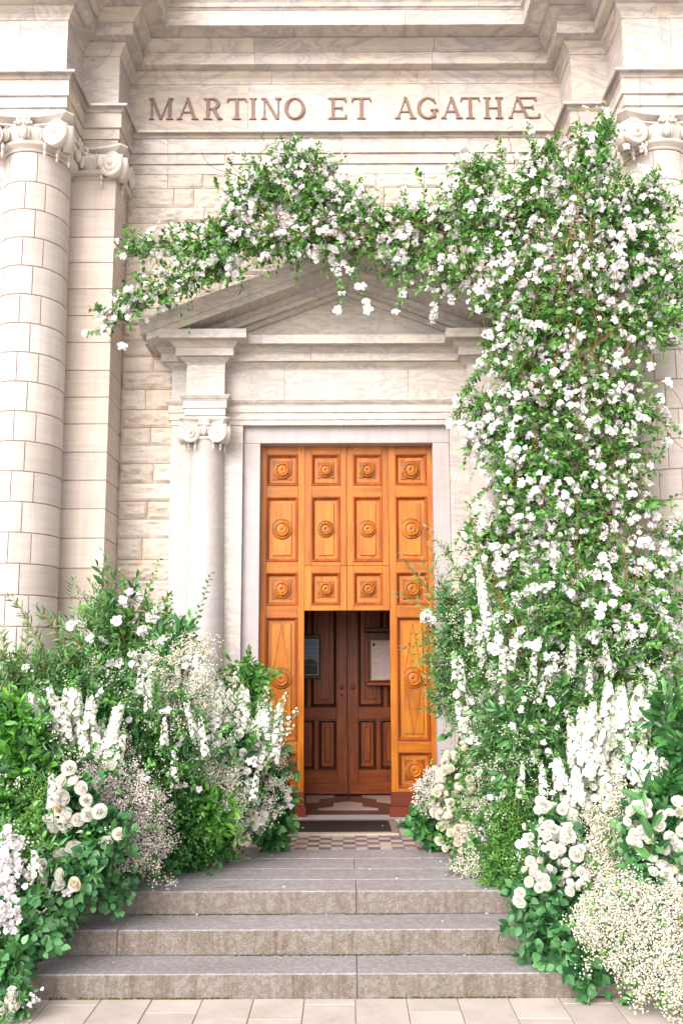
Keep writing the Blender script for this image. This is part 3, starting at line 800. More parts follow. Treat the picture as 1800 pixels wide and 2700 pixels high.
# ================================================================== PORTAL
YM, YB, YS = 8.88, 8.71, 8.955                              # portal face, breaks over the columns, lilac door surround
PA, PB, PC = 1.831, 1.646, 1.254
por = empty('portal', 'white marble doorcase with small ionic columns and triangular pediment round the orange door', 'doorcase', (0, YM, Z0))
W_ = M['marble_white']
z_ab = zat(1120, YM)
lm = lambda py, p: zat(py, YM - p)
# door surround
so, si = 1.078, .905
zl = zat(1168, YS)
part('lintel', por, box(-so, so, YS, YS + .30, zl, z_ab + .02, .003), M['marble_lilac'])
for s in (-1, 1):
    part('jamb', por, box(s * si, s * so, YS, YS + .34, Z0, zl - .002, .003), M['marble_lilac'])
    part('back_pilaster', por, box(s * (so + .002), s * PA, YM + .012, YF + .15, Z0, z_ab - .001, .003), W_)
    part('pilaster_base', por, box(s * (so + .03), s * (PA + .03), YM - .02, YM + .008, Z0, Z0 + .25, .01), W_)
    # engaged column
    cx_ = s * (PB + PC) / 2; cy_ = YB + .175
    zt = zat(1166, YB + .0); r0, r1 = .205, .176
    shaft = lathe([(r0 + .02, 0), (r0, .03), (r0, .9), (r0 * .985, 1.5), (r1 * 1.04, 2.6), (r1, zt - Z0 - .30 - .04), (r1 + .012, zt - Z0 - .30 - .015), (r1 + .012, zt - Z0 - .30)], (cx_, cy_, Z0 + .30), 'Z', 48)
    part('column_shaft', por, shaft, M['marble_shaft'], smooth=True)
    part('column_base', por, lathe([(r0 + .01, .30), (r0 + .05, .27), (r0 + .06, .23), (r0 + .02, .19), (r0 + .03, .15), (r0 + .08, .11), (r0 + .08, .0)], (cx_, cy_, Z0), 'Z', 40), M['marble_shaft'], smooth=True)
    capo = empty('column_capital', None, None, (cx_, cy_, zt)); capo.parent = por; capo.matrix_parent_inverse = Matrix.Translation(-wloc(por))
    capital(capo, cx_, cy_, zt, zat(1103, YB), r1, .262)
half = [(-PA, YF + .12), (-PA, YM), (-PB, YM), (-PB, YB), (-PC, YB), (-PC, YM)]
ppath = half + [(-x, y) for x, y in reversed(half)]
XM = lambda px: at(px, 1000, YM).x
p1 = lm(1106, .01); p2 = lm(1087, .02); p3 = lm(1068, .03); p4 = lm(1052, .065)
sweep_blocks(por, 'architrave_block', ppath, [(0, z_ab), (0, p1), (.012, p1 + .001), (.012, p2), (.026, p2 + .001), (.026, p3)], W_, [XM(905)])
sweep_blocks(por, 'architrave_cap', ppath, [(.03, p3 + .001), (.035, p3 + .012), (.05, p3 + .025), (.06, p4 - .012), (.065, p4 - .01), (.065, p4)], W_, [XM(905)])
p5 = lm(975, .0)
sweep_blocks(por, 'frieze_block', ppath, [(0, p4 + .001), (0, p5)], W_, [XM(750), XM(1076)])
p6 = lm(955, .06)
sweep_blocks(por, 'bed_mould', ppath, [(.004, p5 + .001), (.008, p5 + .012), (.03, p5 + .03), (.055, p6 - .012), (.06, p6)], W_, [XM(940)])
p7 = lm(931, .10)
sweep_blocks(por, 'cornice_band', ppath, [(.065, p6 + .001), (.095, p6 + .003), (.10, p6 + .004), (.10, p7)], W_, [XM(820)])
p8 = lm(911, .155)
sweep_blocks(por, 'cornice_ovolo', ppath, [(.105, p7 + .001), (.108, p7 + .008), (.115, p7 + .01), (.145, p8 - .012), (.155, p8)], W_, [XM(820)])
p9 = lm(882, .245)
sweep_blocks(por, 'cornice_corona', ppath, [(.158, p8 + .001), (.225, p8 + .003), (.225, p8 - .008), (.245, p8 - .008), (.245, p9)], W_, [XM(695), XM(1130)])
# tympanum and raking cornice
SL = 0.385                                                    # rise over run of the rake
xt = PA - .02
zt0 = p9 + .001
def tri(xh, z0, slope): return [(-xh, z0), (xh, z0), (0, z0 + xh * slope)]
part('tympanum', por, poly_prism(tri(1.72, zt0, SL), YM + .01, YM + .14), W_)
# raking mouldings: band measured perpendicular-ish (vertical offset from tympanum line), projection
def rake(name, prof, xout, xin=0.0):
    for s in (-1, 1):
        V = []
        for xx in (xout, xin):
            for p, dz in prof: V.append((s * (xx), YM - p, zt0 + (1.36 - xx) * SL + dz))
        k = len(prof); F = [(j, j + k, (j + 1) % k + k, (j + 1) % k) for j in range(k)] + [tuple(range(k)), tuple(range(2 * k - 1, k - 1, -1))]
        if s > 0: F = [tuple(reversed(f)) for f in F]
        part(name, por, (V, F), W_)
rake('rake_bed_mould', [(-.05, 0.0), (.02, 0.0), (.05, .03), (.05, .045), (-.05, .045)], 1.36)
rake('rake_band', [(-.05, .047), (.105, .047), (.105, .10), (-.05, .10)], 1.46)
rake('rake_ovolo', [(-.05, .102), (.112, .102), (.155, .145), (-.05, .145)], 1.56)
rake('rake_corona', [(-.05, .147), (.225, .147), (.225, .140), (.40, .140), (.40, .215), (-.05, .215)], 2.02)
rake('rake_sima', [(-.05, .217), (.405, .217), (.415, .235), (.44, .27), (.49, .31), (.50, .335), (-.05, .335)], 2.08)
part('pediment_backing', por, poly_prism(tri(2.0, zt0 + .02, SL), YM + .145, YF + .2), M['grout'])
part('blocking', por, box(-PA + .01, PA - .01, YM + .02, YF + .1, z_ab + .01, zt0), M['grout'])

# ================================================================== OUTER DOORS
YD = 9.10
kd = 9.10 / FPX
zT = zat(1177, YD - .0) + .03
zW = zat(1609.5, YD)                                         # head of the wicket opening
zl_ = lambda py: zat(py, YD)
OPN = .447
def door_leaf(s, label):
    t = empty('door_leaf', label, 'door', (s * .45, YD, Z0), group='orange panelled door leaves')
    y = YD; back = y + .07
    A, B = .904, .002
    ox0, ox1 = .850, .516; ix0, ix1 = .372, .071              # outer and inner panel columns
    F_ = lambda g: g if s > 0 else flipx(g)
    rows = [(1198, 1279), (1310, 1480), (1510, 1595)]
    # stiles
    def bd(name, x0, x1, z0, z1, m='wood', dy=0.0): part(name, t, F_(box(x0, x1, y + dy, back, z0, z1, .0022)), M[m])
    zr = [(zl_(a), zl_(b)) for a, b in rows]
    bd('stile', ox0, A, zl_(2089), zT)
    bd('stile', OPN, ox1, zl_(2089), zT)
    bd('stile', ix0, OPN - .002, zr[1][1] - .045, zT, dy=.001); bd('stile', ix0, OPN - .002, zW, zr[1][1] - .048, dy=-.002)
    bd('stile', B, ix1, zr[1][1] - .045, zT, dy=.001); bd('stile', B, ix1, zW, zr[1][1] - .048, dy=-.002)
    # rails
    zz = [(zr[0][0], zT), (zr[1][0], zr[0][1]), (zr[2][0], zr[1][1])]
    for k, (a, b) in enumerate(zz):
        bd('rail', ox1 + .001, ox0 - .001, a, b, 'wood_h')
        if k < 2: bd('rail', ix1 + .001, ix0 - .001, a, b, 'wood_h', .0015)
    bd('rail', ix1 + .001, ix0 - .001, zr[2][0], zr[1][1] - .048, 'wood_h', -.001); bd('rail', ix1 + .001, ix0 - .001, zr[1][1] - .045, zr[1][1], 'wood_h', .0015)
    bd('rail', ix1 + .001, ix0 - .001, zW, zr[2][1], 'wood_h', -.001)
    zt1, zt2, zt3, zt4 = zl_(1627), zl_(1953), zl_(1984), zl_(2078)
    bd('rail', ox1 + .001, ox0 - .001, zt1, zr[2][1], 'wood_h'); bd('rail', ox1 + .001, ox0 - .001, zt3, zt2, 'wood_h'); bd('rail', ox1 + .001, ox0 - .001, zl_(2089), zt4, 'wood_h')
    # panels
    def panel(x0, x1, z0, z1, kind):
        xa, xb = min(x0, x1), max(x0, x1)
        p = part('panel', t, F_(box(xa + .001, xb - .001, y + .030, back - .005, z0 + .001, z1 - .001)), M['wood_field'])
        part('moulding', p, F_(frame_ring(xa, xb, z0, z1, [(-.004, y + .004), (-.003, y - .005), (.002, y - .010), (.008, y - .010), (.013, y - .002), (.019, y + .003), (.022, y + .016), (.030, y + .020), (.034, y + .031)])), M['wood_mould'])
        cx, cz = (xa + xb) / 2, (z0 + z1) / 2
        iw = (xb - xa) / 2 - .070
        if kind == 'square':
            hw = (xb - xa) / 2 - .062; hh = min(hw, (z1 - z0) / 2 - .052)
            for sx in (-1, 1):
                for sz in (-1, 1):
                    rr = hw * .93; pts = [(cx + sx * hw, cz + sz * hh)]
                    arc_ = [(cx + sx * rr * math.cos(q), cz + sz * rr * hh / hw * math.sin(q)) for q in [R(12 + 66 * k / 6) for k in range(7)]]
                    pts = pts + arc_[::-1]
                    if sx * sz < 0: pts = pts[::-1]
                    part('spandrel', p, F_(poly_prism(pts, y + .017, y + .032)), M['wood_mould'])
        else:
            hh = (z1 - z0) / 2 - .068; r_ = iw * 1.16
            for sz in (-1, 1):
                arc_ = [(cx + r_ * math.cos(q), cz + sz * r_ * math.sin(q)) for q in [R(28 + (152 - 28) * k / 10) for k in range(11)]]
                pts = [(cx - iw, cz + sz * hh), (cx + iw, cz + sz * hh)] + arc_
                if sz > 0: pts = pts[::-1]
                pts = pts[::-1] if False else pts
                part('raised_field', p, F_(poly_prism(pts, y + .012, y + .032)), M['wood_field'])
                if kind == 'diamond':
                    q = [(cx + .0, cz + sz * hh * .99), (cx - iw * .80, cz + sz * r_ * .9), (cx + iw * .80, cz + sz * r_ * .9)]
                    for u, v in ((0, 1), (0, 2)):
                        dx = .0032; a, b = q[u], q[v]
                        qq = [(a[0] - dx, a[1]), (a[0] + dx, a[1]), (b[0] + dx, b[1]), (b[0] - dx, b[1])]
                        if (qq[1][0] - qq[0][0]) * (qq[2][1] - qq[1][1]) < 0: qq = qq[::-1]
                        part('wedge_bead', p, F_(poly_prism(qq, y + .008, y + .020)), M['wood_mould'])
        rb = iw * 1.06 if kind != 'square' else iw * .98
        prof = [(0, -.003), (.008, -.001), (.010, .010), (rb * .28, .013), (rb * .46, .010), (rb * .56, .006), (rb * .60, .016), (rb * .68, .020), (rb * .74, .014), (rb * .78, -.004), (rb * .90, -.006), (rb * .94, .002), (rb, .0), (rb * 1.0, -.03)]
        prof = [(r, h + .012) for r, h in prof]
        g = lathe(prof, (cx, y + .012, cz), 'Y', 32)
        g = (g[0], [tuple(reversed(f)) for f in g[1]])
        part('boss', p, F_(g), M['wood'], smooth=False)
        part('boss_pin', p, F_(lathe([(.0001, .026), (.007, .024), (.008, .016)], (cx, y + .012, cz), 'Y', 10)), M['iron'])
    for (z1, z0), k in zip(zr, ('square', 'field', 'square')):
        panel(ox1, ox0, z0, z1, k); panel(ix1, ix0, z0, z1, k)
    panel(ox1, ox0, zt2, zt1, 'diamond'); panel(ox1, ox0, zt4, zt3, 'square')
    # plinth blocks
    part('kick_board', t, F_(box(OPN - .006, A, y - .012, back, zl_(2126), zl_(2089) - .001, .004)), M['wood_red'])
    part('kick_board', t, F_(box(OPN - .024, A, y - .035, back, Z0 + .013, zl_(2126) - .001, .006)), M['wood_red'])
    part('return_board', t, F_(box(OPN + .002, OPN + .03, back + .001, back + .05, Z0 + .013, zW, .002)), M['wood'])
    return t
part('seam_light_blocker', por, box(-.02, .02, YD + .071, YD + .09, zW + .002, zT), M['wood_dark'])  # dark strip added behind the leaves to block light showing through the seam
door_leaf(-1, 'left leaf of the orange wooden door with round carved bosses')
door_leaf(1, 'right leaf of the orange wooden door, willow twigs hanging in front')

# vestibule behind
ve = empty('vestibule', 'dark lobby between the open orange door and the brown inner doors', 'lobby', (0, 9.9, Z0))
YI = 10.69
part('side_wall', ve, box(-1.45, -1.35, YD + .16, YI + .15, Z0, 3.6), M['vest']); part('side_wall', ve, box(1.35, 1.45, YD + .16, YI + .15, Z0, 3.6), M['vest'])
part('ceiling', ve, box(-1.5, 1.5, YD + .16, YI + .2, 3.6, 3.7), M['vest']); part('back_wall', ve, box(-1.5, 1.5, YI + .16, YI + .3, Z0, 3.7), M['vest'])
fl = part('floor', ve, box(-1.5, 1.5, 9.22, YI + .2, ZS[2], Z0 + .0), M['in_dark'])
def inlay(pts):
    P_ = [onz(700 + a / 3.136, 2080 + b / 3.136, Z0 + .004) for a, b in pts]
    V = [tuple(p) for p in P_] + [(p.x, p.y, Z0 + .0005) for p in P_]; n = len(P_)
    F = [tuple(range(n))[::-1]] + [(i, (i + 1) % n, (i + 1) % n + n, i + n) for i in range(n)]
    part('inlay', fl, (V, F), M['in_light'])
inlay([(432, 172), (930, 172), (930, 160), (806, 146), (800, 116), (690, 103), (563, 116), (560, 148), (437, 160)])
inlay([(338, 117), (446, 104), (452, 80), (566, 67), (568, 53), (330, 53)])
inlay([(796, 53), (797, 68), (912, 80), (918, 104), (1050, 117), (1052, 53)])

# inner doors
zi = lambda py: zat(py, YI)
xi = lambda px: at(px, 1800, YI).x - at(915, 1800, YI).x
def inner_leaf(s, label):
    t = empty('inner_door_leaf', label, 'door', (s * .5, YI, Z0), group='dark inner doors')
    F_ = lambda g: g if s > 0 else flipx(g)
    top = 3.3
    def bd(n, x0, x1, z0, z1, m, dy=0): part(n, t, F_(box(x0, x1, YI + dy, YI + .05, z0, z1, .003)), M[m])
    g = .004
    x1, x2, x3, x4 = .13, .42, .50, .80
    bd('stile', g, x1, Z0 + .01, top, 'wood_in'); bd('stile', x4 + .001, x4 + .14, Z0 + .01, top, 'wood_in')
    zr = [zi(1864), zi(1897), zi(2029), zi(2064)]
    bd('rail', x1 + .001, x4, zr[1], zr[0], 'wood_in_h'); bd('rail', x1 + .001, x4, Z0 + .14, zr[2], 'wood_in_h')
    bd('stile', .346, .392, zr[2] + .001, zr[1] - .001, 'wood_in'); bd('stile', .621, .665, zr[2] + .001, zr[1] - .001, 'wood_in')
    part('kick_board', t, F_(box(.03, x4 + .1, YI - .012, YI - .001, Z0 + .012, zr[3], .004)), M['wood_in_h'])
    for xa, xb, za_, zb2 in ((x1, .345, zr[2], zr[1]), (.393, .62, zr[2], zr[1]), (.666, x4, zr[2], zr[1]), (x1, .44, zr[0], 3.1), (.48, x4, zr[0], 3.1)):
        p = part('panel', t, F_(box(xa, xb, YI + .03, YI + .045, za_, zb2)), M['wood_in'])
        part('moulding', p, F_(frame_ring(xa, xb, za_, zb2, [(0, YI + .01), (.004, YI - .008), (.014, YI - .010), (.02, YI + .012), (.036, YI + .030)])), M['wood_dark'])
        part('raised_field', p, F_(box(xa + min(.085, (xb - xa) * .33), xb - min(.085, (xb - xa) * .33), YI + .006, YI + .03, za_ + .09, zb2 - .09, .006)), M['wood_in'])
    bd('stile', .441, .479, zr[0] + .001, 3.1, 'wood_in', .002)
    kx = xi(930) if s > 0 else -xi(900)
    part('knob', t, F_(lathe([(.0001, .05), (.02, .048), (.028, .036), (.024, .022), (.012, .014), (.012, .0), (.026, -.002)], (abs(kx), YI, zi(1811)), 'Y', 20)), M['brass'], smooth=True)
    if s < 0: part('keyhole_plate', t, F_(lathe([(.0001, .006), (.010, .006), (.014, .001)], (abs(kx), YI, zi(1832)), 'Y', 12)), M['iron'])
    return t
inner_leaf(-1, 'dark brown inner door leaf with keyhole, behind the blue poster')
inner_leaf(1, 'dark brown inner door leaf, behind the pink paper notice')

# notice frames with papers, both hung on the inner doors
def boardbox(px0, px1, py0, py1, Y, name, label, cat, m):
    a = at(px0, py1, Y); b = at(px1, py0, Y)
    t = empty(name, label, cat, ((a.x + b.x) / 2, Y, a.z))
    return t, a.x, b.x, a.z, b.z
t, x0, x1, z0, z1 = boardbox(978, 1050, 1690, 1791, YI - .10, 'notice_case', 'dark wooden notice case with a pink printed timetable on the right inner door', 'notice board', None)
Y = YI - .10
part('case', t, box(x0 - .03, x1 + .05, Y, YI - .02, z0 - .03, z1 + .10, .006), M['wood_dark'])
part('cornice', t, box(x0 - .08, x1 + .08, Y - .05, YI - .02, z1 + .102, z1 + .16, .015), M['wood_dark'])
part('sill', t, box(x0 - .06, x1 + .08, Y - .04, YI - .02, z0 - .075, z0 - .032, .008), M['wood_in_h'])
part('gilt_edge', t, frame_ring(x0 - .01, x1 + .02, z0 - .012, z1 + .012, [(0, Y + .0), (0, Y - .012), (.016, Y - .010), (.016, Y)]), M['brass'])
xa, xb, za_, zb2 = x0 + .006, x1, z0 + .004, z1 - .002
pp = part('paper', t, box(xa, xb, Y - .004, Y - .001, za_, zb2), M['paper'])
def text(s_, x, z, size, y, m, parent, name='print'):
    cu = bpy.data.curves.new('print', 'FONT'); cu.body = s_; cu.size = size; cu.extrude = .0004
    tmp = bpy.data.objects.new(name, cu)
    me = bpy.data.meshes.new_from_object(tmp); bpy.data.objects.remove(tmp)
    return link(name, me, M[m], parent, Matrix.Translation((x, y, z)) @ Matrix.Rotation(math.pi / 2, 4, 'X'))
text('Comunità Pastorale', xa + .052, zb2 - .028, .030, Y - .0052, 'ink', pp); text('Santissima Trinità', xa + .052, zb2 - .052, .028, Y - .0052, 'ink', pp)
part('print', pp, box(xa + .014, xa + .044, Y - .0055, Y - .0042, zb2 - .062, zb2 - .018), M['ink'])
g = []
for k in range(17):
    zz = zb2 - .085 - k * .0205
    if k % 5 != 2: g.append(box(xa + .016, xa + .016 + random.uniform(.07, .115), Y - .0055, Y - .0042, zz, zz + .0028))
    g.append(box(xa + .145, xa + .175, Y - .0055, Y - .0042, zz, zz + .0032)); g.append(box(xa + .195, xa + .195 + random.uniform(.02, .07), Y - .0055, Y - .0042, zz, zz + .0028))
part('print', pp, join(*g, box(xa + .138, xa + .1395, Y - .0055, Y - .0042, za_ + .03, zb2 - .07), box(xa + .182, xa + .1835, Y - .0055, Y - .0042, za_ + .03, zb2 - .07)), M['rule'])
t, x0, x1, z0, z1 = boardbox(770, 838.5, 1686, 1780, YI - .06, 'poster', 'blue grey printed poster with a pale border hanging on the left inner door', 'poster', None)
Y = YI - .06
part('backing', t, box(x0 - .1, x1 + .03, Y + .012, YI - .02, z0 - .05, z1 + .06, .008), M['wood_dark'])
pp = part('sheet', t, box(x0, x1, Y, Y + .010, z0, z1), M['poster_edge'])
part('print', pp, box(x0 + .006, x1 - .007, Y - .0012, Y - .0003, z0 + .12 * 2, z1 - .006), M['poster_blue'])
part('print', pp, box(x0 + .006, x1 - .007, Y - .0014, Y - .0003, z0 + .006, z0 + .117), M['poster_dark'])
part('print', pp, box(x0 + .006, x1 - .007, Y - .0014, Y - .0003, z0 + .119, z0 + .237), M['poster_mid'])
V = [(x0 + .006, z0 + .12), (x1 - .007, z0 + .12), (x1 - .007, z0 + .155), (x0 + .22, z0 + .195), (x0 + .12, z0 + .17), (x0 + .006, z0 + .19)]
part('print', pp, poly_prism(V, Y - .0022, Y - .0016), M['poster_dark'])
text('Nuovo', x1 - .165, z1 - .105, .058, Y - .0018, 'poster_text', pp); text('Cuore', x1 - .155, z1 - .150, .058, Y - .0018, 'poster_text', pp)

# door mat
mt = empty('door_mat', 'brown ribbed rubber door mat in a metal frame before the door', 'door mat', (-.1, 8.5, Z0))
a = onz(745, 2206, Z0 + .02); b = onz(1054, 2204, Z0 + .02)
mx0, mx1, my0, my1 = -.70, b.x, 8.15, 8.90
zt = Z0 + .020
for nme, pts, m in (('front_edging', [(mx0, my0), (mx1, my0), (mx1 - .06, my0 + .075), (mx0, my0 + .075)], 'alu'), ('side_edging', [(mx1, my0), (mx1, my1), (mx1 - .06, my1), (mx1 - .06, my0 + .075)], 'alu_dark'),
                     ('rear_edging', [(mx0, my1 - .03), (mx1 - .062, my1 - .03), (mx1 - .062, my1), (mx0, my1)], 'alu_dark')):
    V = [(p[0], p[1], zt) for p in pts] + [(p[0], p[1], Z0 + .001) for p in pts]
    part(nme, mt, (V, [(0, 1, 2, 3), (7, 6, 5, 4), (0, 4, 5, 1), (1, 5, 6, 2), (2, 6, 7, 3), (3, 7, 4, 0)]), M[m])
part('mat_base', mt, box(mx0, mx1 - .062, my0 + .077, my1 - .032, Z0 + .001, zt - .012), M['rubber'])
ribs = []
k = 0; xx = mx0 + .004
while xx < mx1 - .08:
    ribs.append(tube([(xx, my0 + .078, zt - .008), (xx, my1 - .034, zt - .008)], .0075, 6)); xx += .0215
part('ribs', mt, join(*ribs), M['rubber'], smooth=True, stuff=True)
#PLANTS#
# ================================================================== PLANTS AND FLOWERS
def nrm(a): return a / np.maximum(np.linalg.norm(a, axis=-1, keepdims=True), 1e-9)
def leaf_t(prof, fold=.25, curl=.15, wave=0.0):
    n = len(prof); V = []; F = []
    ts = [i / (n - 1) for i in range(n)]
    for t, w in zip(ts, prof):
        z = -curl * t * t
        V.append((0, t, z))
    L = {}; Rr = {}
    for i, (t, w) in enumerate(zip(ts, prof)):
        z = -curl * t * t
        if w > 0:
            L[i] = len(V); V.append((-w, t, z + fold * w + wave * math.sin(i * 2.2))); Rr[i] = len(V); V.append((w, t, z + fold * w - wave * math.sin(i * 2.2)))
        else: L[i] = Rr[i] = i
    for i in range(n - 1):
        for D, fl in ((L, 0), (Rr, 1)):
            q = [i, i + 1, D[i + 1], D[i]]
            q = [v for k, v in enumerate(q) if v not in q[:k]]
            if len(q) >= 3: F.append(tuple(q if fl else q[::-1]))
    return V, F
TL = {
 'vine': leaf_t([0, .27, .31, .20, 0], .35, .22),
 'laurel': leaf_t([0, .10, .155, .17, .12, 0], .3, .12),
 'willow': leaf_t([0, .085, .10, .06, 0], .4, .22),
 'broad': leaf_t([0, .28, .36, .33, .19, 0], .22, .18, .015),
 'small': leaf_t([0, .22, .24, 0], .3, .15),
 'fern': leaf_t([0, .16, .13, 0], .3, .2),
}
def petal(az, length, width, tilt, cup, nu=4, nv=3, ruff=.0, r0=.05, seed=0):
    V = []; F = []
    for j in range(nv + 1):
        v = j / nv
        ang = tilt + cup * v
        for i in range(nu + 1):
            u = -1 + 2 * i / nu
            w = width * math.sin(math.pi * (.12 + .60 * v)) * u * (1 - .12 * abs(u) * v)
            # walk outwards along a curved section
            rr = r0; zz = 0; st = 6
            for q in range(st):
                vv = v * (q + .5) / st; a = tilt + cup * vv; rr += length * v / st * math.cos(a); zz += length * v / st * math.sin(a)
            zz += .18 * width * u * u + ruff * math.sin(u * 5 + v * 4 + seed * 1.7) * v
            rr -= .10 * length * v * u * u
            ca, sa = math.cos(az), math.sin(az)
            V.append((rr * ca - w * sa, rr * sa + w * ca, zz))
    for j in range(nv):
        for i in range(nu): a = j * (nu + 1) + i; F.append((a, a + 1, a + nu + 2, a + nu + 1))
    return V, F
def blossom_t(seed, n1=5, n2=5, n3=3):
    r = random.Random(seed); g = []
    for n, ln, w, tl, cu, r0 in ((n1, .54, .25, .0, -.35, .05), (n2, .42, .23, .42, -.45, .04), (n3, .22, .16, .95, -.5, .02)):
        o = r.random() * 6
        for k in range(n): g.append(petal(o + k * 2 * math.pi / n + r.uniform(-.2, .2), ln * r.uniform(.85, 1.12), w * r.uniform(.85, 1.15), tl + r.uniform(-.35, .35), cu + r.uniform(-.5, .5), 3, 2, .08, r0, r.random() * 9))
    return join(*g)
def rose_t(seed):
    r = random.Random(seed); g = []
    # shells of overlapping cupped petals, outermost reflexed, innermost a tight whorl
    for n, ln, w, tl, cu, r0, z in ((5, .56, .40, .40, .10, .08, -.10), (5, .54, .37, .62, .42, .08, -.06), (5, .50, .33, .82, .55, .07, -.02), (5, .48, .27, 1.02, .55, .06, .02), (4, .46, .21, 1.22, .40, .05, .05), (3, .45, .15, 1.38, .25, .04, .08), (3, .44, .09, 1.5, .1, .02, .10)):
        o = r.random() * 6
        for k in range(n):
            p = petal(o + k * 2 * math.pi / n, ln * r.uniform(.94, 1.05), w * r.uniform(.92, 1.08), tl + r.uniform(-.06, .06), cu, 4, 4, .004, r0, r.random() * 9)
            g.append(([(a, b, c + z) for a, b, c in p[0]], p[1]))
    return join(*g)
def delph_t(): return join(*[petal(k * 2 * math.pi / 5, .48, .34, .25, -.35, 2, 2, .05, .03, k) for k in range(5)], *[petal(k * 2 * math.pi / 3, .22, .16, .9, -.2, 1, 1, .02, .03, k) for k in range(3)])
def dot_t():
    V = [(0, 0, .5)]; 
    for k in range(5): a = k * 2 * math.pi / 5; V.append((.5 * math.cos(a), .5 * math.sin(a), .1 + .15 * (k % 2)))
    V.append((0, 0, -.35)); return V, [(0, 1 + k, 1 + (k + 1) % 5) for k in range(5)] + [(6, 1 + (k + 1) % 5, 1 + k) for k in range(5)]
TF = {'blossom': [blossom_t(1), blossom_t(2, 6, 5, 4), blossom_t(3, 5, 4, 2)], 'rose': [rose_t(4), rose_t(5)], 'delph': [delph_t()], 'dot': [dot_t()],
      'bud': [ellipsoid((0, 0, .5), (.3, .3, .5), 6, 5)]}
_tm = {}
def tmesh(key, geo, m, smooth):
    k = (key, m)
    if k not in _tm:
        me = mesh(geo[0], geo[1], smooth); me.materials.append(M[m]); me.name = key; _tm[k] = me
    return _tm[k]
def merged(geo, mats, locs, m, smooth):
    V = np.array(geo[0], dtype=np.float64); n = len(V); K = len(locs)
    W = (np.einsum('kij,nj->kni', mats, V) + locs[:, None, :]).reshape(-1, 3)
    tot = np.array([len(f) for f in geo[1]]); lv = np.array([i for f in geo[1] for i in f])
    me = bpy.data.meshes.new('mass')
    me.vertices.add(n * K); me.vertices.foreach_set('co', W.astype(np.float32).ravel())
    L = len(lv); me.loops.add(L * K); me.loops.foreach_set('vertex_index', (lv[None, :] + (np.arange(K) * n)[:, None]).astype(np.int32).ravel())
    nf = len(tot); me.polygons.add(nf * K)
    st_ = np.concatenate([[0], np.cumsum(tot)[:-1]])
    me.polygons.foreach_set('loop_start', (st_[None, :] + (np.arange(K) * L)[:, None]).astype(np.int32).ravel())
    me.polygons.foreach_set('loop_total', np.tile(tot, K).astype(np.int32))
    if smooth: me.polygons.foreach_set('use_smooth', np.ones(nf * K, dtype=bool))
    me.update(calc_edges=True); me.materials.append(M[m]); return me
def frames(y, n, s):
    y = nrm(y); x = nrm(np.cross(y, n)); z = np.cross(x, y)
    return np.stack([x, y, z], -1) * s[:, None, None]
def frames_z(z, s):
    z = nrm(z); a = nrm(rng.normal(size=z.shape)); x = nrm(np.cross(a, z)); y = np.cross(z, x)
    return np.stack([x, y, z], -1) * s[:, None, None]
def wallfront(p):
    ax = np.abs(p[:, 0]); y = np.full(len(p), YF - .02)
    y = np.where(ax < PA + .02, YM - .03, y)
    y = np.where((ax > XP - .03), YP - .02, y)
    d2 = (ax - CX) ** 2; rr = .40 ** 2
    y = np.where(d2 < rr, CY - np.sqrt(np.maximum(rr - d2, 0)), y)
    d2 = (ax - (PB + PC) / 2) ** 2; rr = .21 ** 2
    y = np.where(d2 < rr, YB + .175 - np.sqrt(np.maximum(rr - d2, 0)), y)
    hi = (p[:, 2] > z_ab - .1) & (p[:, 2] < zt0 + .1)
    y = np.where(hi & (ax < 2.05), YM - .30, y); y = np.where(hi & (ax < 2.05) & (ax > 1.1), YB - .28, y)
    ped = (p[:, 2] >= zt0) & (p[:, 2] < zt0 + .34 + (2.08 - ax) * SL)
    y = np.where(ped & (ax < 2.1), YM - .52, y)
    y = np.where((ax < 1.05) & (p[:, 2] < zl), YD - .05, y)
    up = p[:, 2] > za
    y = np.where(up, np.where(ax > XC - .1, YC - .15, np.where(ax > XP - .15, YP - .15, YF - .15)), y)
    return y
def floorz(p):
    y = p[:, 1]; z = np.zeros(len(p)); z = np.where(y > D1 - .01, ZS[1], z); z = np.where(y > D2 - .01, ZS[2], z); return np.where(y > D3 - .01, ZS[3], z)
def clampp(p, m=.012):
    p[:, 1] = np.minimum(p[:, 1], wallfront(p) - m); p[:, 2] = np.maximum(p[:, 2], floorz(p) + m); return p
def proj(p):
    q = (p - np.array([0, 0, EYE])) @ np.array(CM)
    return PX0 + FPX * q[:, 0] / -q[:, 2], PY0 - FPX * q[:, 1] / -q[:, 2], -q[:, 2]
def split(locs, size, cap):
    """the pieces that show largest become objects of their own"""
    px, py, d = proj(locs)
    inside = (px > -15) & (px < 1815) & (py > -15) & (py < 2715)
    key = (np.floor(px / 11).astype(int) * 10000 + np.floor(py / 11).astype(int))
    order = np.lexsort((d, key)); first = np.zeros(len(d), bool); ks = key[order]; f = np.ones(len(d), bool); f[1:] = ks[1:] != ks[:-1]; first[order] = f
    score = size / d * (1 + 3 * first) * inside
    idx = np.argsort(-score); k = min(cap, int((score > 0).sum()))
    return idx[:k], idx[k:]
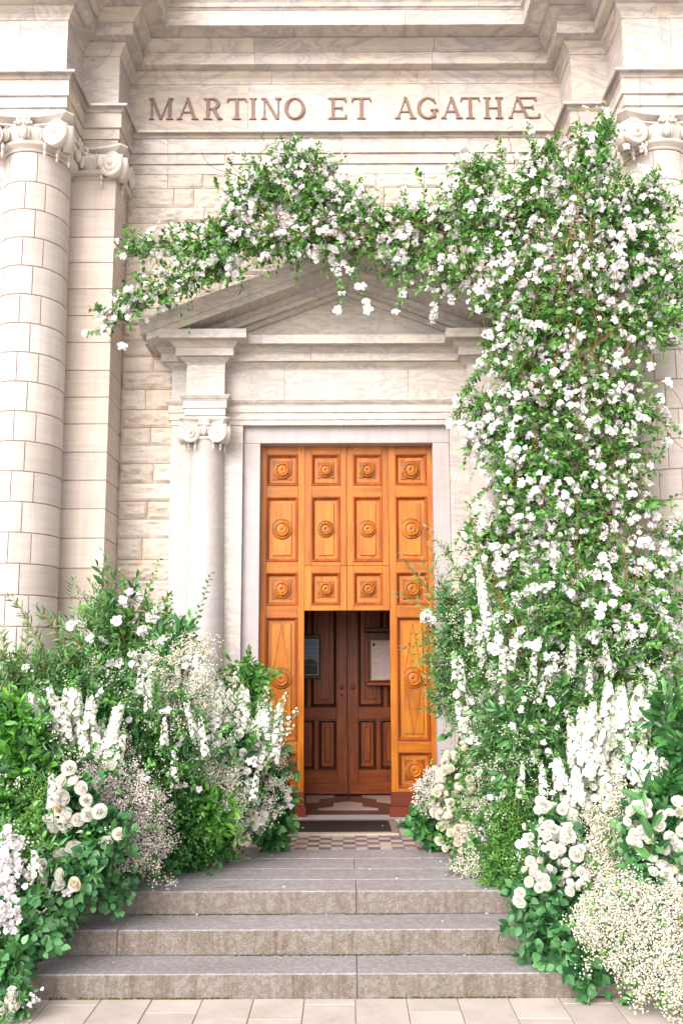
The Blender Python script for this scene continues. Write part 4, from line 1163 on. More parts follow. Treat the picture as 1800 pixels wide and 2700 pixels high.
class Blobs:
    def __init__(s, lst):
        s.c = []; s.r = []; s.w = []
        for b in lst:
            px, py, rx, ry, Y = b[:5]; dy = b[5] if len(b) > 5 else None
            c = at(px, py, Y); k = Y / FPX * 1.02
            rx, ry = rx * k, ry * k
            s.c.append(c); s.r.append((rx, dy if dy else min(.30, .5 * (rx + ry) * .8), ry)); s.w.append((rx * ry) * (b[6] if len(b) > 6 else 1))
        s.c = np.array(s.c); s.r = np.array(s.r); s.w = np.array(s.w) / sum(s.w)
    def sample(s, n, shell=.55):
        k = rng.choice(len(s.w), n, p=s.w)
        d = nrm(rng.normal(size=(n, 3))); fl = d[:, 1] > .35; d[fl, 1] *= -1
        rad = shell + (1 - shell) * rng.random(n); rad = np.where(rng.random(n) < .3, rng.random(n) ** .5 * .8, rad); rad = rad * (1 + np.where(rng.random(n) < .28, .42, .10) * np.abs(rng.normal(size=n)))
        p = s.c[k] + d * s.r[k] * rad[:, None]
        return p, nrm(d / s.r[k])
class Plant:
    def __init__(s, name, label, cat, blobs, group=None):
        s.b = Blobs(blobs); lo = s.b.c[:, 2] - s.b.r[:, 2]
        i = int(np.argmin(lo)); base = s.b.c[i].copy()
        base[2] = max(floorz(base[None])[0], lo[i])
        s.root = empty(name, label, cat, tuple(base), group)
    def add(s, nm, geo, key, mats, locs, size, m, cap, smooth=False, stuffname=None):
        if len(locs) == 0: return
        big, rest = split(locs, size, cap) if cap else ([], np.arange(len(locs)))
        if len(big):
            me = tmesh(key, geo, m, smooth)
            for i in big:
                T = Matrix([[*mats[i][r], locs[i][r]] for r in range(3)] + [[0, 0, 0, 1]])
                link(nm, me, None, s.root, T)
        if len(rest):
            o = link(stuffname or nm, merged(geo, mats[rest], locs[rest], m, smooth), None, s.root); o['kind'] = 'stuff'
    def stems(s, P, r, m, name='stems'):
        """P (S, k, 3) polylines -> three-sided tubes in one mesh"""
        S, k, _ = P.shape
        T = np.gradient(P, axis=1); T = nrm(T); a = nrm(np.cross(T, np.array([.3, .9, .2]))); b = np.cross(T, a)
        rad = np.asarray(r).reshape(-1, 1, 1) * np.linspace(1, .45, k)[None, :, None]
        ring = [P + rad * (a * math.cos(q) + b * math.sin(q)) for q in (0, 2.094, 4.189)]
        V = np.stack(ring, 2).reshape(-1, 3); F = []
        base = np.arange(S)[:, None, None] * k * 3 + np.arange(k - 1)[None, :, None] * 3 + np.arange(3)[None, None, :]
        nx_ = np.arange(S)[:, None, None] * k * 3 + np.arange(k - 1)[None, :, None] * 3 + np.array([1, 2, 0])[None, None, :]
        q = np.stack([base, nx_, nx_ + 3, base + 3], -1).reshape(-1, 4)
        me = bpy.data.meshes.new('stems'); me.vertices.add(len(V)); me.vertices.foreach_set('co', V.astype(np.float32).ravel())
        me.loops.add(q.size); me.loops.foreach_set('vertex_index', q.astype(np.int32).ravel()); me.polygons.add(len(q))
        me.polygons.foreach_set('loop_start', (np.arange(len(q)) * 4).astype(np.int32)); me.polygons.foreach_set('loop_total', np.full(len(q), 4, np.int32))
        me.polygons.foreach_set('use_smooth', np.ones(len(q), bool)); me.update(calc_edges=True)
        o = link(name, me, M[m], s.root); o['kind'] = 'stuff'
    def sprays(s, n, leaf, m, size=(.03, .05), L=(.15, .3), nl=9, out=.7, up=.35, fwd=.25, sag=.25, cap=300, stem='stem', sr=.0018, blobs=None, shell=.45, angle=.9, nm='leaf'):
        B = Blobs(blobs) if blobs else s.b
        P, O = B.sample(n, shell)
        D = nrm(O * out + np.array([0, -fwd, up]) + rng.normal(size=O.shape) * .38)
        Ln = rng.uniform(*L, n)
        P0 = P - D * Ln[:, None] * .55
        s._grow(P0, D, Ln, nl, leaf, m, size, sag, cap, stem, sr, angle, nm)
    def _grow(s, P0, D, Ln, nl, leaf, m, size, sag, cap, stem, sr, angle, nm, bend=.18):
        n = len(P0)
        side = nrm(np.cross(D, rng.normal(size=D.shape))); upv = np.cross(side, D)
        bv = nrm(rng.normal(size=D.shape)) * bend
        def curve(t): return P0[:, None, :] + D[:, None, :] * (Ln[:, None] * t)[..., None] + (bv[:, None, :] * (Ln[:, None] * t * t)[..., None]) + np.array([0, 0, -1.0]) * (sag * Ln[:, None] * t ** 2)[..., None]
        t = np.linspace(.12, 1, nl)[None, :] + rng.uniform(-.03, .03, (n, nl))
        pts = curve(t)
        alt = np.where(np.arange(nl) % 2 == 0, 0, math.pi)[None, :] + rng.normal(size=(n, nl)) * .55
        tan = nrm(D[:, None, :] + np.array([0, 0, -1.0]) * (2 * sag * t)[..., None] + bv[:, None, :] * (2 * t)[..., None])
        radv = side[:, None, :] * np.cos(alt)[..., None] + upv[:, None, :] * np.sin(alt)[..., None]
        an = angle * (1.15 - .5 * t); ld = tan * np.cos(an)[..., None] + radv * np.sin(an)[..., None]
        ld = nrm(ld + rng.normal(size=ld.shape) * .14).reshape(-1, 3)
        pts = pts.reshape(-1, 3)
        N = np.array([0, -.75, .75]) + rng.normal(size=ld.shape) * .55; N = N - (N * ld).sum(-1, keepdims=True) * ld
        sz = rng.uniform(*size, len(ld)) * (1.12 - .4 * np.tile(t, (1, 1)).reshape(-1))
        pts = clampp(pts.copy())
        s.add(nm, TL[leaf], 'leaf_' + leaf, frames(ld, N, sz), pts, sz, m, cap, stuffname='foliage')
        if stem:
            P = curve(np.tile(np.linspace(0, .98, 4), (n, 1))); P = clampp(P.reshape(-1, 3)).reshape(n, 4, 3)
            s.stems(P, np.full(n, sr), stem)
    def shoots(s, lines, leaf, m, size, step=.022, stem='twig', sr=.003, angle=.9, cap=60, blossoms=0, jitter=.25, nm='leaf', fan=1):
        """lines: [[(px,py,Y),...]] single long shoots with leaves set along them"""
        for ln in lines:
            for f in range(fan):
                pts = np.array([tuple(at(*q)) for q in ln]); pts = pts + rng.normal(size=pts.shape) * .02 * (f > 0)
                k = len(pts); tt = np.linspace(0, k - 1, 14)
                # smooth the polyline
                c = np.stack([np.interp(tt, range(k), pts[:, a]) for a in range(3)], 1)
                for _ in range(2): c[1:-1] = (c[:-2] + c[1:-1] * 2 + c[2:]) / 4
                c += rng.normal(size=c.shape) * .004
                seg = np.linalg.norm(np.diff(c, axis=0), axis=1); cum = np.concatenate([[0], np.cumsum(seg)])
                n = max(4, int(cum[-1] / step)); u = np.linspace(.05, 1, n) * cum[-1]
                P = np.stack([np.interp(u, cum, c[:, a]) for a in range(3)], 1); T = nrm(np.gradient(P, axis=0))
                sd = nrm(np.cross(T, np.array([.05, 1, .1]) + rng.normal(size=3) * .2))
                alt = np.where(np.arange(n) % 2 == 0, 1, -1)[:, None]; ld = nrm(T * math.cos(angle) + sd * alt * math.sin(angle) + rng.normal(size=P.shape) * jitter)
                N = np.array([0, -.8, .6]) + rng.normal(size=ld.shape) * .5; N -= (N * ld).sum(-1, keepdims=True) * ld
                sz = rng.uniform(*size, n) * (1.15 - .55 * u / cum[-1])
                P = clampp(P)
                s.add(nm, TL[leaf], 'leaf_' + leaf, frames(ld, N, sz), P, sz, m, cap, stuffname='foliage')
                s.stems(clampp(c.copy())[None], [sr], stem, 'twig')
                if blossoms:
                    i = rng.choice(n, min(n, blossoms)); s.flowers_at(P[i] + rng.normal(size=(len(i), 3)) * .012, 'blossom', 'petal', (.060, .085), 12)
    def twigs(s, lines, r=.0035, m='twig', wob=.03):
        for ln in lines:
            pts = np.array([tuple(at(*q)) for q in ln]); k = len(pts); tt = np.linspace(0, k - 1, 26)
            c = np.stack([np.interp(tt, range(k), pts[:, a]) for a in range(3)], 1)
            for _ in range(3): c[1:-1] = (c[:-2] + c[1:-1] * 2 + c[2:]) / 4
            ph = rng.random(3) * 6; c += np.stack([np.sin(tt * 3.1 * 6 / k + ph[a]) for a in range(3)], 1) * wob * np.array([1, .6, .8]) * np.linspace(.2, 1, 26)[:, None]
            s.stems(clampp(c)[None], [r], m, 'twig')
    def flowers(s, n, kind, m, size, cap=300, blobs=None, shell=.8, cluster=1, face=.6, spread=.035, smooth=True, nm='blossom'):
        B = Blobs(blobs) if blobs else s.b
        P, O = B.sample(max(1, n // cluster), shell)
        if cluster > 1:
            P = np.repeat(P, cluster, 0) + rng.normal(size=(len(P) * cluster, 3)) * spread; O = np.repeat(O, cluster, 0)
        s.flowers_at(P, kind, m, size, cap, O, face, smooth, nm)
    def flowers_at(s, P, kind, m, size, cap=300, O=None, face=.6, smooth=True, nm='blossom'):
        n = len(P)
        if O is None: O = np.tile(np.array([[0, -1.0, .2]]), (n, 1))
        Z = nrm(O * .6 + np.array([0, -face, .25]) + rng.normal(size=(n, 3)) * .55)
        sz = rng.uniform(*size, n); mats = frames_z(Z, sz); P = clampp(P.copy(), .02)
        vs = TF[kind]; which = rng.integers(0, len(vs), n)
        for k, g in enumerate(vs):
            q = which == k
            s.add(nm, g, kind + str(k), mats[q], P[q], sz[q], m, cap // len(vs), smooth)
    def spikes(s, lines, m='petal_delph', fs=.040, rad=.035, dens=1.0, tip=True, cap=0, nm='flower_spike'):
        """upright flower spikes: each spike one object of florets wound round a stem"""
        for ln in lines:
            a = np.array(tuple(at(*ln[0]))); b = np.array(tuple(at(*ln[1]))); a, b = clampp(np.array([a, b]), .05)
            L = np.linalg.norm(b - a); T = (b - a) / L; n = int(L / .0062 * dens)
            sd = nrm(np.cross(T, np.array([0., 1, .1]))); up_ = np.cross(sd, T)
            t = (np.arange(n) + .5) / n; ang = np.arange(n) * 2.4 + rng.normal(size=n) * .3
            rr = rad * (1 - .72 * t ** 1.6); bow = nrm(rng.normal(size=3)) * .05 * L
            O = sd * np.cos(ang)[:, None] + up_ * np.sin(ang)[:, None]
            C = a + T * (L * t)[:, None] + bow * (t * t)[:, None]
            P = C + O * rr[:, None]
            sz = fs * (1.1 - .62 * t ** 2) * rng.uniform(.85, 1.15, n)
            P = clampp(P, .01)
            fl = t < .86
            me = merged(TF['delph'][0], frames_z(O + T * .35, sz)[fl], P[fl], m, False)
            root = link(nm, me, None, s.root)
            nb = ~fl
            st_ = C[None, ::max(1, n // 8)]
            if nb.sum(): link('bud', merged(TF['bud'][0], frames_z(O[nb] + T, sz[nb] * .55), P[nb], 'lime_leaf', True), None, root)
            Q = np.concatenate([a[None] - T * .12, C[::max(1, n // 8)]])[None]
            s.stems(clampp(Q[0])[None], [.003], 'stem')
    def cloud(s, n, m, fs=(.006, .010), stem='palestem', per=26, L=(.10, .20), blobs=None, shell=.5, nm='florets', up=.3):
        """airy masses: fine branching stems tipped with tiny florets"""
        B = Blobs(blobs) if blobs else s.b; k = n // per
        P, O = B.sample(k, shell); D = nrm(O * .8 + np.array([0, -.2, up]) + rng.normal(size=O.shape) * .35); Ln = rng.uniform(*L, k)
        base = P - D * Ln[:, None] * .6
        d2 = nrm(np.repeat(D, per, 0) + rng.normal(size=(k * per, 3)) * .34)
        st0 = np.repeat(base, per, 0) + np.repeat(D * Ln[:, None], per, 0) * rng.uniform(.1, .6, (k * per, 1))
        tip = st0 + d2 * np.repeat(Ln, per)[:, None] * rng.uniform(.25, .6, (k * per, 1))
        tip = clampp(tip); sz = rng.uniform(*fs, len(tip))
        s.add(nm, TF['dot'][0], 'dot', frames_z(d2, sz), tip, sz, m, 0)
        sel = rng.random(len(tip)) < .22
        Q = np.stack([st0[sel], (st0[sel] + tip[sel]) / 2 + rng.normal(size=(sel.sum(), 3)) * .004, tip[sel]], 1)
        s.stems(Q, np.full(len(Q), .0009), stem)
        s.stems(np.stack([base, base + D * Ln[:, None] * .5, base + D * Ln[:, None] * .9], 1), np.full(k, .0016), stem)

# ---- the climbing vine: up the right side and over the pediment
def YV(px): return 8.15 if px < 1150 else (8.15 - (px - 1150) / 350 * .75 if px < 1500 else 7.4)
vb = [(300, 830, 42, 34), (355, 800, 60, 42), (430, 765, 70, 44), (505, 735, 68, 38), (575, 705, 70, 42),
      (375, 655, 50, 26), (440, 650, 62, 36), (520, 655, 75, 40), (600, 620, 90, 62), (560, 700, 60, 30),
      (650, 540, 70, 60), (700, 490, 62, 60), (770, 420, 62, 50), (820, 450, 66, 60), (770, 520, 120, 62), (860, 540, 110, 55), (940, 575, 80, 48),
      (700, 640, 110, 60), (810, 640, 100, 62), (880, 620, 100, 60), (985, 620, 90, 62), (1070, 610, 100, 72), (1150, 600, 90, 84), (1080, 690, 80, 50), (1185, 720, 70, 50),
      (1230, 560, 100, 86), (1255, 470, 60, 50), (1320, 640, 130, 110), (1400, 540, 110, 110), (1430, 440, 56, 70), (1550, 420, 66, 76), (1580, 350, 34, 40), (1530, 560, 120, 100), (1680, 560, 90, 84), (1690, 500, 50, 45),
      (1690, 700, 110, 110), (1540, 720, 150, 110), (1400, 760, 120, 110), (1310, 790, 66, 50), (1400, 880, 90, 80), (1530, 860, 150, 90), (1700, 850, 90, 85), (1775, 760, 40, 110),
      (1340, 930, 80, 50), (1410, 1000, 130, 84), (1270, 1090, 60, 40), (1280, 1180, 60, 40), (1520, 1000, 120, 100), (1650, 1010, 40, 40), (1400, 1110, 140, 90), (1560, 1120, 120, 90), (1650, 1100, 90, 44),
      (1380, 1210, 110, 84), (1500, 1250, 150, 100), (1620, 1220, 80, 66), (1640, 1330, 90, 50), (1400, 1330, 110, 90), (1530, 1380, 150, 100), (1780, 1440, 50, 70), (1700, 1500, 90, 60),
      (1300, 1440, 90, 80), (1420, 1480, 110, 90), (1560, 1500, 130, 90), (1720, 1600, 90, 90), (1440, 1600, 120, 90), (1600, 1650, 120, 90), (1300, 1560, 70, 70)]
VB = [(a, b, c, d, YV(a), (.16 if a < 1150 else .26)) for a, b, c, d in vb]
vine = Plant('flowering_vine', 'climbing vine full of white blossom, arching from the right column over the pediment', 'flowering vine', VB)
vine.root.location = vine.root['_loc'] = tuple(at(1560, 1750, 7.5))
vine.sprays(1500, 'willow', 'vine_leaf', (.065, .095), (.2, .38), 11, out=.65, up=.2, fwd=.35, sag=.25, cap=0, stem='twig', sr=.002)
vine.sprays(2500, 'vine', 'vine_leaf', (.046, .072), (.16, .34), 10, out=.65, up=.15, fwd=.35, sag=.25, cap=300, stem='twig', sr=.0022)
vine.sprays(330, 'vine', 'vine_leaf', (.050, .072), (.28, .50), 13, out=.9, up=.25, fwd=.2, sag=.3, cap=0, stem='twig', sr=.0026, shell=1.05)
vine.flowers(90, 'bud', 'lime_leaf', (.012, .02), 0, shell=1.1, nm='bud')
vine.flowers(2500, 'blossom', 'petal', (.050, .080), 300, shell=.95, cluster=4, spread=.044, face=.7)
vine.flowers(2300, 'blossom', 'petal', (.034, .058), 0, shell=.85, cluster=2, face=.9)
# shoots that leave the mass
V2 = lambda l: [(a, b, YV(a) - .05) for a, b in l]
vine.shoots([V2(l) for l in ([(1460, 620), (1440, 470), (1390, 320)], [(1580, 420), (1590, 330), (1585, 300)], [(1350, 520), (1270, 420), (1225, 395)], [(1640, 600), (1690, 480), (1740, 430)], [(1600, 640), (1700, 560), (1790, 520)],
    [(1280, 570), (1210, 460)], [(1300, 480), (1330, 400), (1310, 360)], [(620, 560), (600, 460), (610, 400)], [(700, 520), (660, 470), (640, 400)], [(820, 480), (900, 470), (960, 560)], [(880, 450), (870, 400)],
    [(420, 640), (330, 640)], [(520, 600), (470, 600), (440, 610)], [(660, 560), (590, 510)], [(330, 780), (290, 860), (235, 880)], [(1370, 930), (1250, 990), (1200, 1060)], [(1360, 1190), (1260, 1150), (1205, 1110)],
    [(1400, 1060), (1270, 1060), (1190, 1100)], [(1600, 1150), (1720, 1090), (1790, 1140)], [(1620, 1200), (1740, 1210), (1760, 1160)], [(1600, 1300), (1720, 1360), (1790, 1400)], [(1400, 1260), (1290, 1280), (1235, 1330)], [(1300, 860), (1260, 980), (1200, 1080)],
    [(1060, 560), (1070, 500)], [(1690, 900), (1790, 900)])], 'vine', 'vine_leaf', (.045, .062), .020, 'twig', .003, cap=20, blossoms=3, fan=2)
vine.shoots([V2(l) for l in ([(900, 680), (940, 740), (965, 790)], [(880, 680), (900, 770), (890, 815)], [(1040, 680), (1060, 760), (1045, 820)], [(1180, 720), (1150, 790), (1140, 840)], [(1240, 740), (1180, 800)])], 'vine', 'vine_leaf', (.045, .06), .02, 'stem', .0025, cap=20, blossoms=7)
vine.flowers_at(np.array([tuple(at(a, b, YV(a) - .1)) for a, b in ((325, 675), (262, 832), (275, 868), (322, 912), (290, 815), (890, 818), (970, 815), (1042, 822), (1222, 396), (1245, 408), (1690, 390), (1790, 680), (1795, 640), (1760, 1010), (1715, 965), (1185, 1115), (1140, 1640), (1125, 1620), (1690, 1080))]), 'blossom', 'petal', (.075, .10), 30)
vine.twigs([[(a, b, YV(a) - .12) for a, b in l] for l in ([(690, 500), (640, 470), (560, 440), (525, 395)], [(660, 480), (600, 430), (590, 385)], [(720, 470), (680, 400), (735, 375)], [(1260, 470), (1230, 420), (1190, 440)], [(1440, 420), (1440, 350), (1480, 340)],
    [(1500, 430), (1490, 360), (1440, 310)], [(1520, 420), (1530, 340), (1490, 300)], [(1540, 400), (1510, 330), (1530, 290)], [(1360, 430), (1340, 380), (1345, 320)], [(1250, 500), (1200, 490), (1180, 440)], [(1560, 700), (1700, 680), (1790, 690)],
    [(1320, 950), (1290, 880), (1260, 830)], [(1400, 900), (1500, 700), (1480, 500)], [(1560, 1000), (1600, 800), (1570, 600)], [(1500, 1700), (1520, 1300), (1540, 900)], [(1580, 1750), (1560, 1400), (1600, 1000)], [(1480, 1750), (1440, 1400), (1400, 1000)],
    [(1300, 760), (1100, 660), (900, 620)], [(900, 630), (700, 600), (450, 640)], [(420, 770), (560, 710), (700, 650)], [(1600, 800), (1640, 760), (1700, 740)], [(1580, 820), (1640, 720), (1650, 640)])], .006, 'twig', .03)

_tw = []
for _ in range(46):                                         # bare canes weaving through the mass
    x_ = rng.uniform(1330, 1720); y_ = rng.uniform(420, 1500); dx_ = rng.normal() * 90; l_ = rng.uniform(160, 380)
    _tw.append([(x_, y_, YV(x_) - .24), (x_ + dx_ * .5, y_ + l_ * .5, YV(x_) - .28), (x_ + dx_, y_ + l_, YV(x_) - .2)])
for _ in range(16):
    x_ = rng.uniform(480, 1250); _tw.append([(x_, 620 + rng.normal() * 40, 7.95), (x_ + 90, 600 + rng.normal() * 40, 7.9), (x_ + 190, 600 + rng.normal() * 45, 7.95)])
vine.twigs(_tw, .005, 'twig', .05)
SP = []                                                    # shared helper lists
def L(lst, Y): return [((a, b, Y), (c, d, Y + .03)) for a, b, c, d in lst]

# ---- left bank
p = Plant('willow_branches', 'tall thin willow-like branches with narrow leaves against the left column foot', 'leafy branches', [(40, 1790, 80, 100, 7.0), (110, 1850, 90, 100, 7.0), (30, 1900, 70, 110, 6.9), (190, 1800, 50, 80, 7.1), (60, 2020, 90, 120, 6.9)])
p.sprays(240, 'willow', 'willow_leaf', (.075, .115), (.3, .5), 13, out=.3, up=1.0, fwd=.1, sag=.1, cap=300, stem='redstem', sr=.003)
p.shoots([[(140, 1900, 7), (130, 1750, 7), (60, 1600, 6.95), (5, 1565, 6.9)], [(215, 1800, 7), (150, 1660, 7), (95, 1600, 7)], [(60, 1850, 7), (70, 1700, 7), (75, 1625, 7)], [(20, 1900, 7), (15, 1750, 7), (5, 1650, 7)], [(250, 1750, 7), (170, 1650, 7), (110, 1610, 7)], [(170, 1900, 7), (190, 1750, 7), (160, 1700, 7)]], 'willow', 'willow_leaf', (.09, .13), .035, 'redstem', .004, angle=.8, fan=2)
p = Plant('tall_greenery', 'tallest green foliage of the left bank rising against the stone pilaster', 'foliage', [(300, 1650, 90, 100, 7.3), (380, 1720, 90, 110, 7.3), (250, 1780, 100, 110, 7.2), (350, 1860, 110, 110, 7.2), (420, 1650, 40, 60, 7.3), (180, 1860, 80, 100, 7.1)])
p.sprays(520, 'willow', 'willow_leaf', (.06, .10), (.25, .45), 13, out=.4, up=.9, fwd=.2, sag=.1, cap=200, stem='stem')
p.sprays(120, 'vine', 'vine_leaf', (.05, .075), (.2, .35), 10, out=.4, up=.8, cap=100, stem='redstem')
p.shoots([[(560, 1900, 7.35), (510, 1650, 7.35), (555, 1515, 7.3)], [(370, 1700, 7.3), (390, 1560, 7.3), (422, 1475, 7.3)], [(300, 1760, 7.3), (280, 1600, 7.3), (260, 1500, 7.3)], [(330, 1760, 7.3), (320, 1600, 7.3), (318, 1505, 7.3)], [(445, 1700, 7.3), (450, 1600, 7.3), (452, 1565, 7.3)], [(215, 1800, 7.3), (190, 1680, 7.3), (195, 1610, 7.3)]], 'vine', 'vine_leaf', (.045, .07), .028, 'redstem', .0035, cap=30)
p.shoots([[(300, 1620, 7.25), (275, 1540, 7.25), (262, 1495, 7.2)], [(330, 1640, 7.25), (310, 1560, 7.25), (300, 1500, 7.2)], [(340, 1600, 7.2), (355, 1560, 7.2), (362, 1530, 7.2)]], 'laurel', 'laurel_leaf', (.13, .17), .05, 'redstem', .004, angle=.5, cap=20)
p.flowers_at(np.array([tuple(at(a, b, 7.0) + Vector((random.gauss(0, .02), 0, random.gauss(0, .02)))) for a, b in ((195, 1645), (205, 1640), (190, 1660), (240, 1680), (250, 1690), (315, 1595), (330, 1590), (310, 1635), (400, 1620), (405, 1610), (395, 1635), (245, 1770), (255, 1765), (240, 1780), (215, 1810), (260, 1815), (300, 1740), (310, 1745), (390, 1735), (385, 1745), (430, 1700), (370, 1660))]), 'blossom', 'petal', (.072, .098), 30)
p.flowers(60, 'blossom', 'petal', (.05, .08), 60, cluster=3, shell=1.0)
p.twigs([[(330, 1950, 7.1), (325, 1700, 7.1), (318, 1540, 7.1)], [(240, 1900, 7.1), (255, 1720, 7.1), (272, 1570, 7.1)], [(65, 1950, 6.9), (62, 1800, 6.9), (60, 1640, 6.9)]], .005, 'redstem', .01)

p = Plant('laurel_branch', 'dark glossy laurel branch standing up beside the small left portal column', 'laurel branch', [(455, 1690, 40, 70, 7.05), (480, 1740, 30, 60, 7.05)], 'laurel branches')
p.shoots([[(440, 1900, 7.05), (445, 1760, 7.05), (470, 1640, 7.05)], [(450, 1850, 7.05), (470, 1720, 7.05), (495, 1650, 7.0)], [(420, 1880, 7.05), (420, 1740, 7.05), (428, 1650, 7.05)]], 'laurel', 'laurel_leaf', (.14, .19), .034, 'stem', .005, angle=.5, cap=60, fan=2)
p = Plant('laurel_branch', 'dark laurel branch in the middle of the left bank above the pinkish cloud', 'laurel branch', [(370, 1880, 50, 70, 6.75), (385, 1960, 50, 60, 6.75)], 'laurel branches')
p.shoots([[(390, 2060, 6.75), (375, 1930, 6.75), (362, 1815, 6.7)], [(390, 2050, 6.75), (350, 1950, 6.7), (335, 1880, 6.7)], [(390, 2040, 6.75), (410, 1950, 6.7), (420, 1880, 6.7)], [(385, 2060, 6.75), (360, 2010, 6.65), (330, 1985, 6.6)]], 'laurel', 'laurel_leaf', (.13, .17), .032, 'stem', .005, angle=.5, cap=60, fan=2)
p = Plant('laurel_branch', 'small fan of dark laurel leaves amid cream florets on the left bank', 'laurel branch', [(505, 1935, 35, 45, 6.8)], 'laurel branches')
p.shoots([[(500, 2020, 6.8), (495, 1950, 6.8), (498, 1890, 6.8)], [(505, 2010, 6.8), (520, 1950, 6.8), (535, 1920, 6.8)]], 'laurel', 'laurel_leaf', (.12, .15), .03, 'stem', .004, angle=.6, cap=60, fan=2)

p = Plant('delphinium_clump', 'white delphinium spikes in the left bank above the big roses', 'delphiniums', [(150, 1880, 80, 70, 6.45), (230, 1960, 90, 80, 6.4), (110, 1960, 60, 70, 6.4)], 'delphinium clumps')
p.spikes(L([(135, 2000, 120, 1840), (165, 1990, 175, 1790), (205, 1980, 205, 1800), (110, 1960, 90, 1830), (240, 2030, 232, 1890), (265, 2030, 268, 1900), (292, 2030, 300, 1915), (215, 2010, 200, 1930), (145, 2040, 150, 1950), (180, 2060, 182, 1960), (120, 2050, 100, 1950), (75, 1980, 78, 1880), (250, 2070, 255, 1980), (285, 2060, 290, 1965), (200, 1900, 190, 1800), (225, 2060, 222, 1960), (270, 2080, 275, 2000), (160, 1940, 140, 1860)], 6.35), fs=.050, rad=.042)
p.sprays(90, 'willow', 'willow_leaf', (.05, .08), (.2, .3), 9, up=.8, cap=0)
for _ in range(12):
    x_ = rng.uniform(90, 300); y_ = rng.uniform(1860, 2010); p.spikes([((x_, y_ + 50, 6.2), (x_ + rng.normal() * 18, y_ - rng.uniform(50, 95), 6.22))], fs=.044, rad=.036)
p = Plant('delphinium_clump', 'cream green delphinium mass before the small left column, airy florets round it', 'delphiniums', [(440, 1760, 60, 60, 6.95), (490, 1800, 80, 80, 6.95), (520, 1860, 80, 70, 6.9), (430, 1850, 50, 60, 6.9), (525, 1720, 40, 50, 7.0)], 'delphinium clumps')
p.spikes(L([(430, 1850, 432, 1745), (470, 1850, 468, 1735), (510, 1830, 520, 1700), (545, 1840, 535, 1710), (490, 1900, 492, 1800), (400, 1840, 398, 1770), (560, 1920, 560, 1780), (570, 1930, 580, 1800)], 6.85), fs=.042, rad=.034)
p.cloud(5200, 'petal_gyp', (0.0108, 0.0182), per=22)
p = Plant('delphinium_clump', 'white delphinium spikes leaning towards the left side of the doorway', 'delphiniums', [(620, 1900, 50, 80, 7.1), (690, 1900, 60, 90, 7.1), (720, 1950, 50, 60, 7.1), (590, 1870, 30, 70, 7.1)], 'delphinium clumps')
p.spikes(L([(590, 1950, 575, 1770), (620, 1960, 622, 1800), (650, 1960, 655, 1790), (680, 1970, 690, 1830), (700, 1960, 712, 1840), (725, 1960, 745, 1840), (640, 1930, 640, 1790), (690, 2030, 700, 1900), (720, 2010, 738, 1900), (665, 2000, 670, 1880), (700, 1930, 690, 1830), (600, 1930, 606, 1800)], 7.0), fs=.044, rad=.038)
p.spikes(L([(735, 1930, 790, 1855), (720, 1900, 762, 1810), (700, 1880, 702, 1790), (735, 1960, 782, 1900), (625, 1820, 622, 1745)], 7.0), 'petal_gyp', fs=.026, rad=.03, dens=.5)
p.sprays(70, 'willow', 'willow_leaf', (.05, .08), (.2, .3), 9, up=.9, cap=0)
p = Plant('tall_greenery', 'upright leafy tuft right beside the left door jamb', 'foliage', [(650, 1790, 40, 50, 7.3), (640, 1850, 45, 60, 7.3)])
p.sprays(120, 'vine', 'vine_leaf', (.05, .08), (.2, .3), 10, up=.8, cap=200)
p.shoots([[(650, 1860, 7.3), (640, 1780, 7.3), (650, 1735, 7.3)], [(660, 1850, 7.3), (670, 1790, 7.3), (690, 1760, 7.3)]], 'vine', 'vine_leaf', (.06, .085), .022, 'stem', .003, cap=30, fan=2)

p = Plant('ruscus_mass', 'dark green small-leaved ruscus heap at the centre foot of the left bank', 'foliage', [(430, 2060, 90, 110, 6.7), (450, 2160, 100, 90, 6.75), (400, 1990, 70, 80, 6.8), (500, 2210, 90, 50, 6.9), (560, 2150, 100, 100, 7.1), (420, 2230, 70, 50, 6.7), (330, 1960, 80, 100, 6.9)])
p.sprays(1500, 'small', 'ruscus_leaf', (.030, .046), (.12, .22), 13, out=.7, up=.1, cap=0)
p.sprays(90, 'broad', 'laurel_leaf', (.06, .09), (.12, .2), 7, up=-.1, cap=150, blobs=[(470, 2250, 90, 30, 6.9), (410, 2260, 60, 30, 6.7)])
p = Plant('leaf_filler', 'dark broad leaves filling the left bank between its flowers', 'foliage', [(120, 2060, 120, 150, 6.7, .3), (250, 2100, 150, 150, 6.7, .3), (200, 1900, 150, 120, 6.9, .3), (60, 2250, 90, 140, 6.2, .3), (600, 2050, 90, 110, 7.3), (520, 1930, 100, 90, 7.2)])
p.sprays(650, 'broad', 'laurel_leaf', (.05, .08), (.15, .25), 9, shell=.3, cap=150)
p = Plant('gypsophila_cloud', 'creamy yellow cloud of tiny florets below the laurel fan on the left bank', 'gypsophila', [(520, 2010, 70, 45, 6.9), (570, 2060, 70, 50, 6.9), (600, 2120, 50, 50, 6.9), (500, 1880, 60, 50, 6.85)], 'gypsophila clouds')
p.cloud(6500, 'petal_gyp', (0.0108, 0.0182), per=22)
p = Plant('spray_rose_cluster', 'cluster of small ivory spray roses low beside the left door jamb', 'roses', [(600, 2000, 60, 60, 7.0), (620, 1960, 60, 40, 7.0), (680, 2130, 45, 60, 7.15)], 'small rose clusters')
p.sprays(110, 'broad', 'laurel_leaf', (.05, .075), (.12, .2), 8, cap=200)
